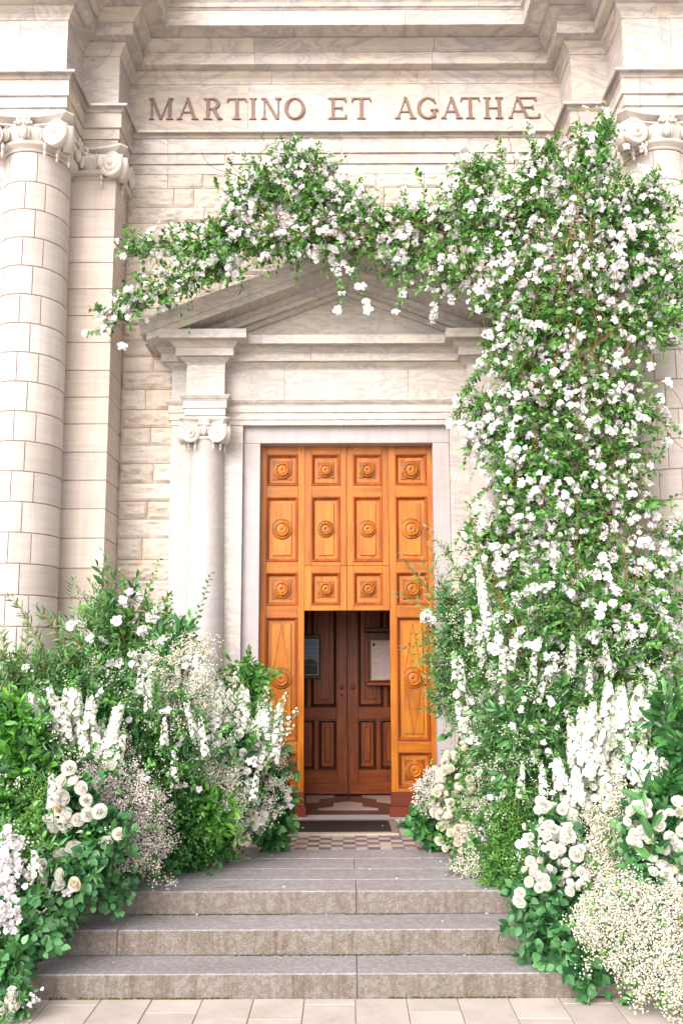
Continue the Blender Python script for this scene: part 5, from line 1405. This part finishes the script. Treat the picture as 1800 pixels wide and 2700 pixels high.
p.flowers_at(np.array([tuple(at(a, b, 6.85)) for a, b in ((548, 1975), (572, 1938), (585, 1958), (568, 1992), (590, 2002), (618, 1980), (618, 2010), (636, 2010), (588, 2028), (608, 2035), (622, 2038), (580, 2045), (602, 2060), (560, 1960), (640, 1985), (555, 2010), (545, 1940), (610, 1955), (630, 1935))]), 'rose', 'petal_rose', (.055, .075), 60, nm='rose')
p.flowers_at(np.array([tuple(at(a, b, 6.95)) for a, b in ((662, 2090), (668, 2105), (680, 2112), (662, 2145), (672, 2160), (688, 2165), (672, 2178), (655, 2170), (695, 2150))]), 'rose', 'petal_rose', (.055, .075), 60, nm='rose')
p.flowers_at(np.array([tuple(at(a, b, 6.95)) for a, b in ((630, 2200), (648, 2205), (640, 2218), (655, 2220), (668, 2145))]), 'rose', 'petal_peach', (.05, .07), 60, nm='rose')
p = Plant('laurel_bush', 'bright glossy green laurel leaves at the foot of the left bank near the checked tiles', 'laurel', [(530, 2110, 50, 40, 6.8), (560, 2150, 50, 50, 6.8), (530, 2215, 50, 30, 6.85)], 'glossy leaf tufts')
p.sprays(70, 'laurel', 'fresh_leaf', (.09, .13), (.12, .2), 8, up=.1, cap=300, angle=1.1)
p = Plant('laurel_bush', 'dark round leaves beside the left door plinth', 'laurel', [(715, 2030, 35, 50, 7.4), (730, 2120, 35, 50, 7.45), (720, 2190, 45, 40, 7.55), (700, 2100, 50, 60, 7.4)], 'glossy leaf tufts')
p.sprays(130, 'broad', 'laurel_leaf', (.08, .12), (.12, .2), 7, up=.0, cap=300, angle=1.1)
p.cloud(1800, 'petal_pink', (0.0095, 0.0154), blobs=[(720, 2060, 40, 50, 7.2), (690, 2150, 50, 50, 7.1), (735, 1990, 20, 40, 7.2)])
p.flowers_at(np.array([tuple(at(a, b, 7.3)) for a, b in ((757, 2105), (762, 2125), (760, 2090))]), 'blossom', 'petal', (.06, .08), 10)
p = Plant('statice_cloud', 'pinkish grey cloud of tiny dried florets spilling down the left bank to the landing', 'statice', [(280, 2060, 70, 55, 6.25), (330, 2110, 90, 60, 6.25), (370, 2170, 70, 70, 6.3), (340, 2240, 75, 60, 6.2), (390, 2230, 55, 60, 6.35), (310, 1990, 35, 50, 6.4)])
p.sprays(160, 'small', 'vine_leaf', (.03, .045), (.12, .2), 10, cap=0)
p.cloud(15500, 'petal_pink', (0.0088, 0.0147), per=30, L=(.12, .22))
p = Plant('laurel_bush', 'fresh green whorled leaves at the left edge above the lower roses', 'laurel', [(40, 1900, 60, 50, 6.1), (80, 1960, 50, 50, 6.1), (50, 2030, 60, 60, 6.0), (30, 2110, 50, 50, 5.95), (125, 2020, 30, 30, 6.0)], 'glossy leaf tufts')
p.sprays(85, 'laurel', 'fresh_leaf', (.10, .14), (.10, .16), 9, up=.7, cap=300, angle=1.2)
p.sprays(60, 'laurel', 'laurel_leaf', (.09, .13), (.12, .2), 9, up=.4, cap=100, angle=1.1)
p = Plant('lime_bud_heads', 'lime green bud heads among leaves left of the big roses', 'foliage', [(110, 2110, 40, 50, 5.9), (150, 2150, 40, 50, 5.9), (90, 2190, 50, 40, 5.85), (130, 2230, 40, 30, 5.8), (120, 2330, 50, 30, 5.8)])
p.sprays(200, 'small', 'vine_leaf', (.03, .05), (.1, .16), 9, cap=0); p.cloud(2600, 'lime_leaf', (0.0108, 0.0168), stem='stem')
p = Plant('salal_heap', 'broad grey green leaves hanging over the lower left steps', 'foliage', [(230, 2230, 80, 60, 5.85), (180, 2300, 90, 50, 5.8), (270, 2190, 60, 40, 5.9), (245, 2295, 50, 32, 6.0), (115, 2380, 95, 50, 5.7), (60, 2330, 60, 60, 5.6), (140, 2420, 50, 34, 5.9), (45, 2450, 70, 60, 5.5), (25, 2550, 45, 60, 5.35), (20, 2610, 34, 40, 5.25), (90, 2480, 40, 30, 5.6)], 'broad leaf heaps')
p.sprays(330, 'broad', 'salal_leaf', (.065, .10), (.15, .26), 8, up=.05, cap=300, angle=1.1)
p.sprays(200, 'small', 'ruscus_leaf', (.03, .045), (.1, .18), 12, cap=0)
p.sprays(16, 'broad', 'salal_leaf', (.06, .08), (.22, .3), 9, up=-.2, cap=100, blobs=[(300, 2330, 40, 20, 6.0), (330, 2300, 20, 15, 6.1)])
RW = [(182, 2026), (197, 2064), (217, 2076), (227, 2110), (176, 2105), (157, 2098), (176, 2147), (207, 2159), (231, 2146), (263, 2140), (145, 2174), (181, 2184), (312, 2199), (281, 2223), (161, 2307), (155, 2335), (194, 2236), (160, 2256), (115, 2313), (170, 2174), (130, 2165), (205, 2300 - 60), (120, 2420 - 100), (165, 2060), (108, 2285)]
p = Plant('rose_cluster', 'cluster of large open ivory roses in the left bank above the lower steps', 'roses', [(200, 2120, 70, 60, 5.95), (180, 2200, 60, 50, 5.9), (160, 2320, 40, 40, 5.75)])
p.flowers_at(np.array([tuple(at(a, b, 5.72 if b < 2280 else 5.6)) for a, b in RW]), 'rose', 'petal_rose', (.070, .088), 60, nm='rose')
p.flowers_at(np.array([tuple(at(158, 2131, 5.74)), tuple(at(200, 2330, 5.6))]), 'rose', 'petal_peach', (.07, .09), 60, nm='rose')
p.sprays(90, 'broad', 'salal_leaf', (.06, .085), (.12, .2), 8, cap=150)
p = Plant('stock_flowers', 'white stock flowers at the left edge above the lower steps', 'stock', [(20, 2230, 40, 35, 5.5), (45, 2290, 40, 30, 5.5), (15, 2320, 30, 40, 5.45)], 'white stock')
p.flowers(110, 'blossom', 'petal', (.035, .055), 110, shell=.8)
p = Plant('stock_flowers', 'pale pinkish stock flowers at the far left edge below the first white ones', 'stock', [(12, 2400, 30, 50, 5.35), (28, 2430, 22, 26, 5.35)], 'white stock')
p.flowers(60, 'blossom', 'petal', (.035, .05), 60, shell=.8)
p = Plant('fallen_rose_spray', 'small spray of ivory roses lying on the pavement in the lower left corner', 'roses', [(40, 2630, 40, 28, 5.2, .1), (75, 2620, 30, 18, 5.25, .1)])
p.flowers_at(np.array([tuple(at(a, b, 5.15)) for a, b in ((12, 2655), (30, 2630), (42, 2645), (22, 2672), (35, 2618))]), 'rose', 'petal_rose', (.06, .075), 20, nm='rose')
p.sprays(40, 'small', 'ruscus_leaf', (.03, .045), (.08, .14), 9, cap=100); p.flowers(26, 'blossom', 'petal', (.015, .025), 0, blobs=[(80, 2625, 30, 22, 5.2, .08)])

# ---- right bank
p = Plant('willow_branches', 'arching narrow-leaved willow branches reaching over the right door leaf', 'leafy branches', [(1180, 1620, 60, 90, 7.4), (1200, 1720, 70, 100, 7.4), (1250, 1640, 60, 90, 7.4), (1190, 1820, 60, 70, 7.4), (1280, 1760, 70, 100, 7.4)])
p.sprays(420, 'willow', 'willow_leaf', (.05, .085), (.22, .4), 13, out=.5, up=.6, cap=250, stem='stem')
p.shoots([[(1260, 1800, 7.4), (1190, 1600, 7.4), (1150, 1500, 7.4), (1125, 1390, 7.4)], [(1250, 1800, 7.4), (1180, 1620, 7.4), (1100, 1520, 7.35), (1060, 1465, 7.3)], [(1240, 1700, 7.4), (1130, 1600, 7.3), (1040, 1570, 7.3)], [(1240, 1780, 7.4), (1150, 1690, 7.35), (1060, 1715, 7.3)], [(1270, 1650, 7.4), (1210, 1500, 7.4), (1150, 1420, 7.4)],
          [(1280, 1700, 7.4), (1230, 1560, 7.4), (1170, 1440, 7.4)], [(1250, 1750, 7.4), (1170, 1560, 7.4), (1110, 1480, 7.3)], [(1240, 1900, 7.4), (1170, 1800, 7.35), (1140, 1720, 7.3)], [(1300, 1600, 7.3), (1250, 1400, 7.3), (1230, 1330, 7.3)]], 'willow', 'willow_leaf', (.07, .10), .035, 'redstem', .003, angle=.7, cap=40, fan=2)
p.flowers_at(np.array([tuple(at(a, b, 7.3)) for a, b in ((1115, 1625), (1128, 1615), (1140, 1632), (1120, 1640), (1165, 1650), (1168, 1670))]), 'blossom', 'petal', (.065, .09), 30)
p = Plant('tall_greenery', 'green branches with red stems rising in front of the lower vine on the right', 'foliage', [(1500, 1600, 120, 130, 6.95), (1640, 1650, 120, 140, 6.95), (1400, 1700, 110, 120, 6.95), (1550, 1760, 130, 110, 6.9), (1720, 1750, 90, 120, 6.9)])
p.sprays(420, 'willow', 'willow_leaf', (.06, .10), (.25, .45), 12, out=.4, up=.8, cap=250, stem='redstem')
p.sprays(200, 'vine', 'vine_leaf', (.045, .07), (.2, .35), 10, out=.5, up=.5, cap=50)
p.flowers(240, 'blossom', 'petal', (.06, .09), 240, cluster=3, shell=1.0)
p.twigs([[(1660, 1800, 6.8), (1650, 1600, 6.8), (1648, 1460, 6.8)], [(1700, 1800, 6.8), (1690, 1650, 6.8), (1675, 1480, 6.8)], [(1430, 1880, 6.85), (1350, 1680, 6.85), (1290, 1480, 6.85)], [(1450, 1900, 6.85), (1370, 1700, 6.85), (1320, 1560, 6.85)]], .0055, 'redstem', .012)
p.shoots([[(1660, 1750, 6.8), (1652, 1600, 6.8), (1645, 1430, 6.8)], [(1700, 1780, 6.8), (1690, 1650, 6.8), (1700, 1480, 6.8)], [(1430, 1850, 6.85), (1350, 1680, 6.85), (1290, 1500, 6.85)], [(1560, 1800, 6.8), (1540, 1650, 6.8), (1520, 1550, 6.8)]], 'willow', 'willow_leaf', (.08, .12), .04, 'redstem', .004, angle=.8, cap=40, fan=2)
p = Plant('delphinium_clump', 'tall pale green delphinium spikes leaning left behind the right bank', 'delphiniums', [(1290, 1640, 50, 120, 7.15), (1330, 1760, 40, 80, 7.15)], 'delphinium clumps')
p.spikes(L([(1300, 1720, 1255, 1530), (1320, 1780, 1280, 1600), (1340, 1800, 1312, 1640), (1290, 1650, 1262, 1500), (1270, 1760, 1262, 1620), (1350, 1850, 1330, 1720), (1240, 1700, 1232, 1600), (1305, 1830, 1285, 1740), (1275, 1590, 1258, 1470)], 7.05), fs=.040, rad=.036)
p = Plant('delphinium_clump', 'white delphinium clump near the right door jamb above the cream roses', 'delphiniums', [(1240, 1880, 50, 60, 7.1), (1280, 1920, 50, 50, 7.1)], 'delphinium clumps')
p.spikes(L([(1240, 1960, 1222, 1850), (1262, 1970, 1250, 1860), (1285, 1970, 1280, 1870), (1300, 1960, 1305, 1860), (1225, 1930, 1205, 1840), (1265, 1920, 1262, 1830), (1250, 1900, 1228, 1800)], 7.0), fs=.044, rad=.04)
p.sprays(110, 'willow', 'willow_leaf', (.05, .08), (.2, .3), 9, up=.8, cap=0)
p = Plant('laurel_branch', 'large laurel branch fanning out at the centre of the right bank', 'laurel branch', [(1370, 1890, 60, 60, 6.75), (1420, 1860, 60, 80, 6.75)], 'laurel branches')
p.shoots([[(1440, 2000, 6.75), (1370, 1930, 6.7), (1310, 1870, 6.65)], [(1440, 2000, 6.75), (1400, 1900, 6.7), (1360, 1830, 6.65)], [(1440, 1980, 6.75), (1380, 1960, 6.65), (1300, 1935, 6.6)], [(1450, 1980, 6.7), (1470, 1880, 6.65), (1480, 1800, 6.6)], [(1440, 2000, 6.7), (1370, 2010, 6.6), (1315, 2040, 6.55)], [(1560, 1950, 6.6), (1565, 1880, 6.6), (1570, 1830, 6.6)], [(1440, 1800, 6.75), (1430, 1730, 6.7), (1440, 1680, 6.65)]], 'laurel', 'laurel_leaf', (.13, .18), .036, 'stem', .005, angle=.6, cap=80, fan=2)
p = Plant('tall_greenery', 'willow-leaved greenery filling the middle of the right bank', 'foliage', [(1400, 1900, 110, 100, 6.85), (1450, 2000, 110, 90, 6.8), (1370, 2060, 90, 80, 6.8), (1500, 1880, 80, 80, 6.8), (1310, 1980, 60, 80, 6.95)])
p.sprays(620, 'willow', 'willow_leaf', (.06, .095), (.2, .38), 12, out=.5, up=.5, cap=250)
p = Plant('delphinium_clump', 'biggest clump of bright white delphiniums at the centre of the right bank', 'delphiniums', [(1560, 2000, 90, 90, 6.35), (1600, 1900, 80, 80, 6.35), (1520, 2060, 60, 70, 6.3), (1660, 1950, 60, 80, 6.4)], 'delphinium clumps')
p.spikes(L([(1530, 2080, 1500, 1960), (1560, 2080, 1545, 1950), (1590, 2070, 1580, 1940), (1620, 2060, 1620, 1930), (1480, 2080, 1465, 1980), (1500, 2130, 1480, 2020), (1540, 2140, 1525, 2040), (1570, 2130, 1565, 2040), (1600, 2100, 1600, 2010), (1640, 2040, 1650, 1930), (1560, 1990, 1535, 1880), (1580, 2000, 1570, 1860), (1610, 1980, 1615, 1830), (1650, 1980, 1668, 1850), (1520, 2000, 1500, 1900), (1625, 1950, 1635, 1810), (1640, 1920, 1640, 1790), (1600, 1890, 1606, 1780), (1690, 1950, 1710, 1830), (1670, 1900, 1690, 1790), (1540, 1950, 1530, 1850), (1550, 2160, 1545, 2080), (1510, 2170, 1505, 2100), (1620, 2110, 1632, 2010)], 6.2), fs=.050, rad=.044)
p.sprays(160, 'willow', 'willow_leaf', (.05, .085), (.2, .3), 9, up=.8, cap=0)
p = Plant('delphinium_clump', 'white delphinium spikes near the right edge, left of the big laurel leaves', 'delphiniums', [(1710, 2020, 40, 60, 6.1)], 'delphinium clumps')
p.spikes(L([(1700, 2080, 1690, 1960), (1720, 2085, 1722, 1960), (1740, 2080, 1752, 1980), (1685, 2060, 1675, 1970), (1710, 2110, 1712, 2020)], 5.95), fs=.050, rad=.045)
p.sprays(40, 'willow', 'willow_leaf', (.05, .085), (.2, .3), 9, up=.8, cap=0)
for _ in range(9):
    x_ = rng.uniform(1480, 1680); y_ = rng.uniform(1880, 2110); p.spikes([((x_, y_ + 50, 6.1), (x_ + rng.normal() * 22, y_ - rng.uniform(50, 100), 6.12))], fs=.046, rad=.04)
p = Plant('laurel_bush', 'big dark laurel leaves at the right edge beside the white delphiniums', 'laurel', [(1770, 1900, 50, 80, 5.9), (1790, 2000, 40, 80, 5.8), (1765, 2090, 45, 50, 5.8)], 'glossy leaf tufts')
p.sprays(52, 'laurel', 'laurel_leaf', (.11, .155), (.15, .24), 8, up=.7, cap=300, angle=.7)
p = Plant('leaf_filler', 'dark leaves filling the right bank between its flowers', 'foliage', [(1580, 2050, 150, 130, 6.6, .3), (1500, 2250, 150, 130, 6.5, .3), (1700, 2200, 130, 150, 6.1, .3), (1250, 2090, 80, 120, 7.3), (1650, 2430, 150, 130, 5.8, .3), (1380, 2200, 110, 110, 6.8, .3), (1700, 1950, 100, 120, 6.5, .3)])
p.sprays(750, 'broad', 'laurel_leaf', (.05, .08), (.15, .25), 9, shell=.3, cap=100)
p = Plant('spray_rose_wall', 'dense heap of small cream spray roses at the right foot of the doorway', 'roses', [(1230, 2010, 60, 45, 7.15), (1215, 2080, 60, 60, 7.1), (1200, 2150, 50, 60, 7.1), (1215, 2210, 50, 28, 7.05), (1180, 2060, 24, 40, 7.2), (1265, 1985, 30, 24, 7.15)])
p.sprays(230, 'small', 'vine_leaf', (.03, .05), (.1, .18), 10, cap=0)
p.flowers(205, 'rose', 'petal_cream', (.050, .072), 205, shell=.93, face=.5, nm='rose')
p = Plant('statice_cloud', 'small pinkish grey floret tuft left of the cream rose heap', 'statice', [(1130, 2070, 26, 34, 7.3), (1150, 2110, 26, 36, 7.3), (1115, 2105, 18, 26, 7.3)])
p.cloud(2600, 'petal_pink', (0.0108, 0.0168)); p.sprays(60, 'small', 'vine_leaf', (.025, .04), (.08, .14), 9, cap=0)
p = Plant('laurel_bush', 'dark leaves low on the tiles beside the right end of the mat', 'laurel', [(1120, 2170, 32, 34, 7.5), (1145, 2195, 26, 26, 7.5)], 'glossy leaf tufts')
p.sprays(44, 'broad', 'laurel_leaf', (.08, .12), (.1, .18), 7, up=0, cap=300, angle=1.1)
p = Plant('gypsophila_cloud', 'cream florets right of the rose heap, trailing onto the landing', 'gypsophila', [(1290, 2120, 50, 60, 6.95), (1310, 2180, 50, 50, 6.85), (1280, 2200, 40, 40, 6.85), (1225, 2290, 34, 20, 6.6, .1), (1270, 2260, 40, 30, 6.65, .12), (1320, 2050, 50, 50, 6.9)], 'gypsophila clouds')
p.cloud(7500, 'petal_gyp', (0.0108, 0.0175), per=22); p.sprays(120, 'small', 'vine_leaf', (.025, .04), (.1, .16), 9, cap=0)
p = Plant('ruscus_mass', 'green small-leaved heap with lime bud heads in the lower middle of the right bank', 'foliage', [(1370, 2130, 70, 60, 6.65), (1380, 2210, 80, 70, 6.55), (1340, 2290, 70, 50, 6.4), (1400, 2300, 60, 60, 6.35), (1310, 2240, 50, 50, 6.6), (1360, 2340, 50, 30, 6.3)])
p.sprays(1300, 'fern', 'vine_leaf', (.028, .046), (.12, .22), 13, out=.7, up=.1, cap=0); p.cloud(2400, 'lime_leaf', (0.0108, 0.0168), stem='stem')
p = Plant('gypsophila_cloud', 'creamy upright gypsophila between white roses on the right bank', 'gypsophila', [(1600, 2160, 45, 55, 5.95), (1600, 2230, 60, 50, 5.85), (1640, 2110, 30, 40, 6.0), (1620, 2300, 50, 50, 5.75), (1590, 2330, 40, 50, 5.75)], 'gypsophila clouds')
p.cloud(7500, 'petal_gyp', (0.0101, 0.0168), per=22)
p = Plant('salal_heap', 'big glossy broad leaves hanging down the steps at the right', 'foliage', [(1400, 2330, 50, 40, 5.95), (1450, 2380, 60, 50, 5.85), (1440, 2450, 55, 50, 5.75), (1480, 2500, 60, 50, 5.65), (1530, 2540, 50, 30, 5.5), (1500, 2330, 80, 60, 6.0), (1390, 2400, 36, 36, 5.9), (1520, 2250, 80, 60, 6.1), (1450, 2190, 60, 50, 6.2)], 'broad leaf heaps')
p.sprays(270, 'broad', 'salal_leaf', (.070, .105), (.14, .24), 8, up=-.1, cap=300, angle=1.1)
RR = [(1425, 2115), (1440, 2125), (1418, 2135), (1480, 2135), (1445, 2175), (1460, 2185), (1440, 2200), (1497, 2200), (1450, 2230), (1475, 2240), (1460, 2255), (1520, 2250), (1530, 2240), (1490, 2275), (1395, 2270), (1405, 2285), (1400, 2300), (1415, 2310), (1435, 2318), (1392, 2325), (1438, 2335), (1365, 2372), (1370, 2355), (1372, 2385), (1500, 2330), (1528, 2335), (1503, 2348), (1557, 2395), (1545, 2375), (1530, 2300), (1540, 2310), (1420, 2340), (1480, 2215), (1510, 2145), (1600, 2130), (1490, 2300), (1560, 2360)]
p = Plant('rose_cluster', 'white garden roses and spray roses in the lower right bank over the broad leaves', 'roses', [(1470, 2200, 80, 80, 6.0), (1420, 2310, 60, 50, 5.9), (1530, 2340, 50, 60, 5.75)])
p.flowers_at(np.array([tuple(at(a, b, 5.85 - (b - 2100) * .0008)) for a, b in RR]), 'rose', 'petal_rose', (.050, .072), 60, nm='rose')
p.flowers_at(np.array([tuple(at(a, b, 5.75)) for a, b in ((1520, 2252), (1498, 2202))]), 'rose', 'petal_rose', (.085, .092), 60, nm='rose')
p.flowers(40, 'rose', 'petal_rose', (.035, .055), 40, nm='rose', shell=.9)
p = Plant('gypsophila_cloud', 'huge frothy white gypsophila cloud hanging over the steps in the lower right corner', 'gypsophila', [(1620, 2420, 70, 60, 5.35), (1590, 2440, 50, 45, 5.4), (1690, 2400, 80, 60, 5.3), (1760, 2440, 60, 80, 5.2), (1680, 2490, 90, 60, 5.3), (1650, 2505, 45, 36, 5.35), (1760, 2540, 60, 60, 5.2), (1690, 2570, 32, 50, 5.25), (1780, 2600, 34, 40, 5.15), (1570, 2420, 40, 40, 5.5), (1640, 2350, 60, 40, 5.45)], 'gypsophila clouds')
p.cloud(22000, 'petal_gyp', (0.0101, 0.0175), per=30, L=(.12, .24), up=-.1)
p.sprays(240, 'small', 'vine_leaf', (.03, .045), (.12, .2), 10, cap=0, shell=.5)
p.cloud(9000, 'petal_delph', (0.0108, 0.0168), per=30, L=(.10, .18), up=-.1)
p = Plant('rose_cluster', 'ivory roses at the right edge above the frothy gypsophila', 'roses', [(1680, 2150, 50, 40, 5.7), (1740, 2200, 70, 60, 5.6), (1700, 2270, 70, 50, 5.55), (1770, 2330, 50, 60, 5.4), (1780, 2150, 40, 40, 5.6)])
p.sprays(130, 'broad', 'salal_leaf', (.06, .085), (.12, .2), 8, cap=200)
p.flowers_at(np.array([tuple(at(a, b, 5.45 - (b - 2100) * .0006)) for a, b in ((1665, 2140), (1680, 2128), (1705, 2145), (1740, 2150), (1765, 2145), (1780, 2115), (1672, 2200), (1690, 2195), (1712, 2210), (1678, 2225), (1665, 2212), (1720, 2260), (1745, 2275), (1755, 2305), (1775, 2290), (1740, 2310), (1765, 2330), (1790, 2310), (1785, 2230), (1765, 2210), (1750, 2240), (1795, 2190), (1740, 2180), (1720, 2300), (1790, 2350), (1700, 2120), (1655, 2165), (1790, 2270))]), 'rose', 'petal_rose', (.05, .072), 80, nm='rose')
p.flowers(40, 'rose', 'petal_cream', (.045, .07), 40, nm='rose', shell=.92)
p.shoots([[(1720, 2280, 5.4), (1715, 2200, 5.35), (1700, 2130, 5.35)], [(1700, 2120, 5.5), (1690, 2080, 5.5), (1690, 2030, 5.5)], [(1750, 2290, 5.35), (1790, 2250, 5.3)]], 'laurel', 'laurel_leaf', (.13, .17), .06, 'stem', .005, angle=.7, cap=40)

# loose sprigs that knit the beds together
LB = [(150, 1900, 150, 130, 6.7), (300, 1850, 120, 120, 6.9), (100, 2100, 100, 120, 5.9), (260, 2040, 110, 80, 6.2), (380, 2100, 80, 100, 6.4), (470, 2000, 80, 110, 6.65), (560, 1960, 90, 110, 6.8), (650, 2050, 80, 120, 7.0), (430, 1850, 110, 100, 6.8), (200, 2220, 90, 70, 5.85), (80, 2300, 80, 90, 5.6)]
p = Plant('wispy_sprigs', 'loose leafy sprigs and white florets threaded through the whole left flower bank', 'wispy sprigs', LB)
p.sprays(170, 'willow', 'laurel_leaf', (.055, .09), (.25, .42), 12, out=.5, up=.9, fwd=.4, cap=150, shell=.95)
p.sprays(150, 'vine', 'vine_leaf', (.035, .055), (.2, .32), 11, out=.6, up=.6, fwd=.4, cap=150, shell=.95)
p.flowers(130, 'blossom', 'petal', (.035, .06), 130, cluster=3, shell=1.05)
p.cloud(2300, 'petal_delph', (.010, .016), per=16, L=(.15, .3), shell=.95, up=.8)
for k in range(12):
    i = rng.choice(len(LB), p=p.b.w); b_ = LB[i]; x_ = b_[0] + rng.uniform(-1, 1) * b_[2]; y_ = b_[1] + rng.uniform(-.9, .5) * b_[3]
    p.spikes([((x_, y_ + 45, b_[4] - .3), (x_ + rng.normal() * 14, y_ - rng.uniform(40, 80), b_[4] - .28))], fs=.034, rad=.024, dens=.62)
RB = [(1300, 1750, 100, 150, 7.1), (1400, 1950, 110, 120, 6.7), (1330, 2120, 90, 100, 6.7), (1450, 2090, 60, 60, 6.4), (1480, 2250, 110, 110, 6.1), (1760, 1850, 50, 60, 6.3), (1600, 1780, 130, 100, 6.8), (1700, 2280, 90, 100, 5.6), (1420, 1780, 110, 110, 6.9), (1620, 2360, 90, 70, 5.6)]
p = Plant('wispy_sprigs', 'loose leafy sprigs and white florets threaded through the whole right flower bank', 'wispy sprigs', RB)
p.sprays(150, 'willow', 'willow_leaf', (.055, .09), (.25, .42), 12, out=.5, up=.9, fwd=.4, cap=150, shell=.95)
p.sprays(160, 'vine', 'vine_leaf', (.035, .055), (.2, .32), 11, out=.6, up=.6, fwd=.4, cap=150, shell=.95)
p.flowers(160, 'blossom', 'petal', (.035, .06), 160, cluster=3, shell=1.05)
p.cloud(3200, 'petal_delph', (.010, .016), per=16, L=(.15, .3), shell=.95, up=.8)
for k in range(17):
    i = rng.choice(len(RB), p=p.b.w); b_ = RB[i]; x_ = b_[0] + rng.uniform(-1, 1) * b_[2]; y_ = b_[1] + rng.uniform(-.9, .5) * b_[3]
    p.spikes([((x_, y_ + 45, b_[4] - .3), (x_ + rng.normal() * 14, y_ - rng.uniform(40, 80), b_[4] - .28))], fs=.034, rad=.024, dens=.62)

# fallen petals and leaf bits on the steps
V, F = [], []
for a, b, z in [(1357, 2519, ZS[1]), (1224, 2520, ZS[1]), (1465, 2547, ZS[1]), (1280, 2344, Z0), (860, 2412, ZS[2]), (1165, 2430, ZS[2]), (775, 2235, Z0), (743, 2220, Z0), (1113, 2224, Z0), (1080, 2168, Z0), (1283, 2410, ZS[2]), (90, 2650, 0), (1290, 2260, Z0), (1010, 2250, Z0), (880, 2204, Z0 + .03), (1008, 2178, Z0 + .03), (797, 2184, Z0 + .03), (520, 2413, ZS[2]), (560, 2255, Z0), (1160, 2272, Z0), (1046, 2317, Z0), (300, 2540, ZS[1])] + [(random.uniform(300, 1400), random.uniform(2250, 2345), Z0) for _ in range(3)]:
    c = onz(a, b, z + .004); s_ = random.uniform(.006, .013); an = random.random() * 6; n = len(V)
    for k in range(6): q = an + k * math.pi / 3; V.append((c.x + s_ * math.cos(q) * (1.4 if k % 3 == 0 else .8), c.y + s_ * math.sin(q) * .8, z + .004 + (.006 if k % 2 else .0)))
    F.append(tuple(range(n, n + 6)))
pe = solo('fallen_petals', (V, F), M['petal'], None, None); pe['kind'] = 'stuff'; pe['label'] = 'scattered white petals fallen on the granite steps and tiles'; pe['category'] = 'petals'
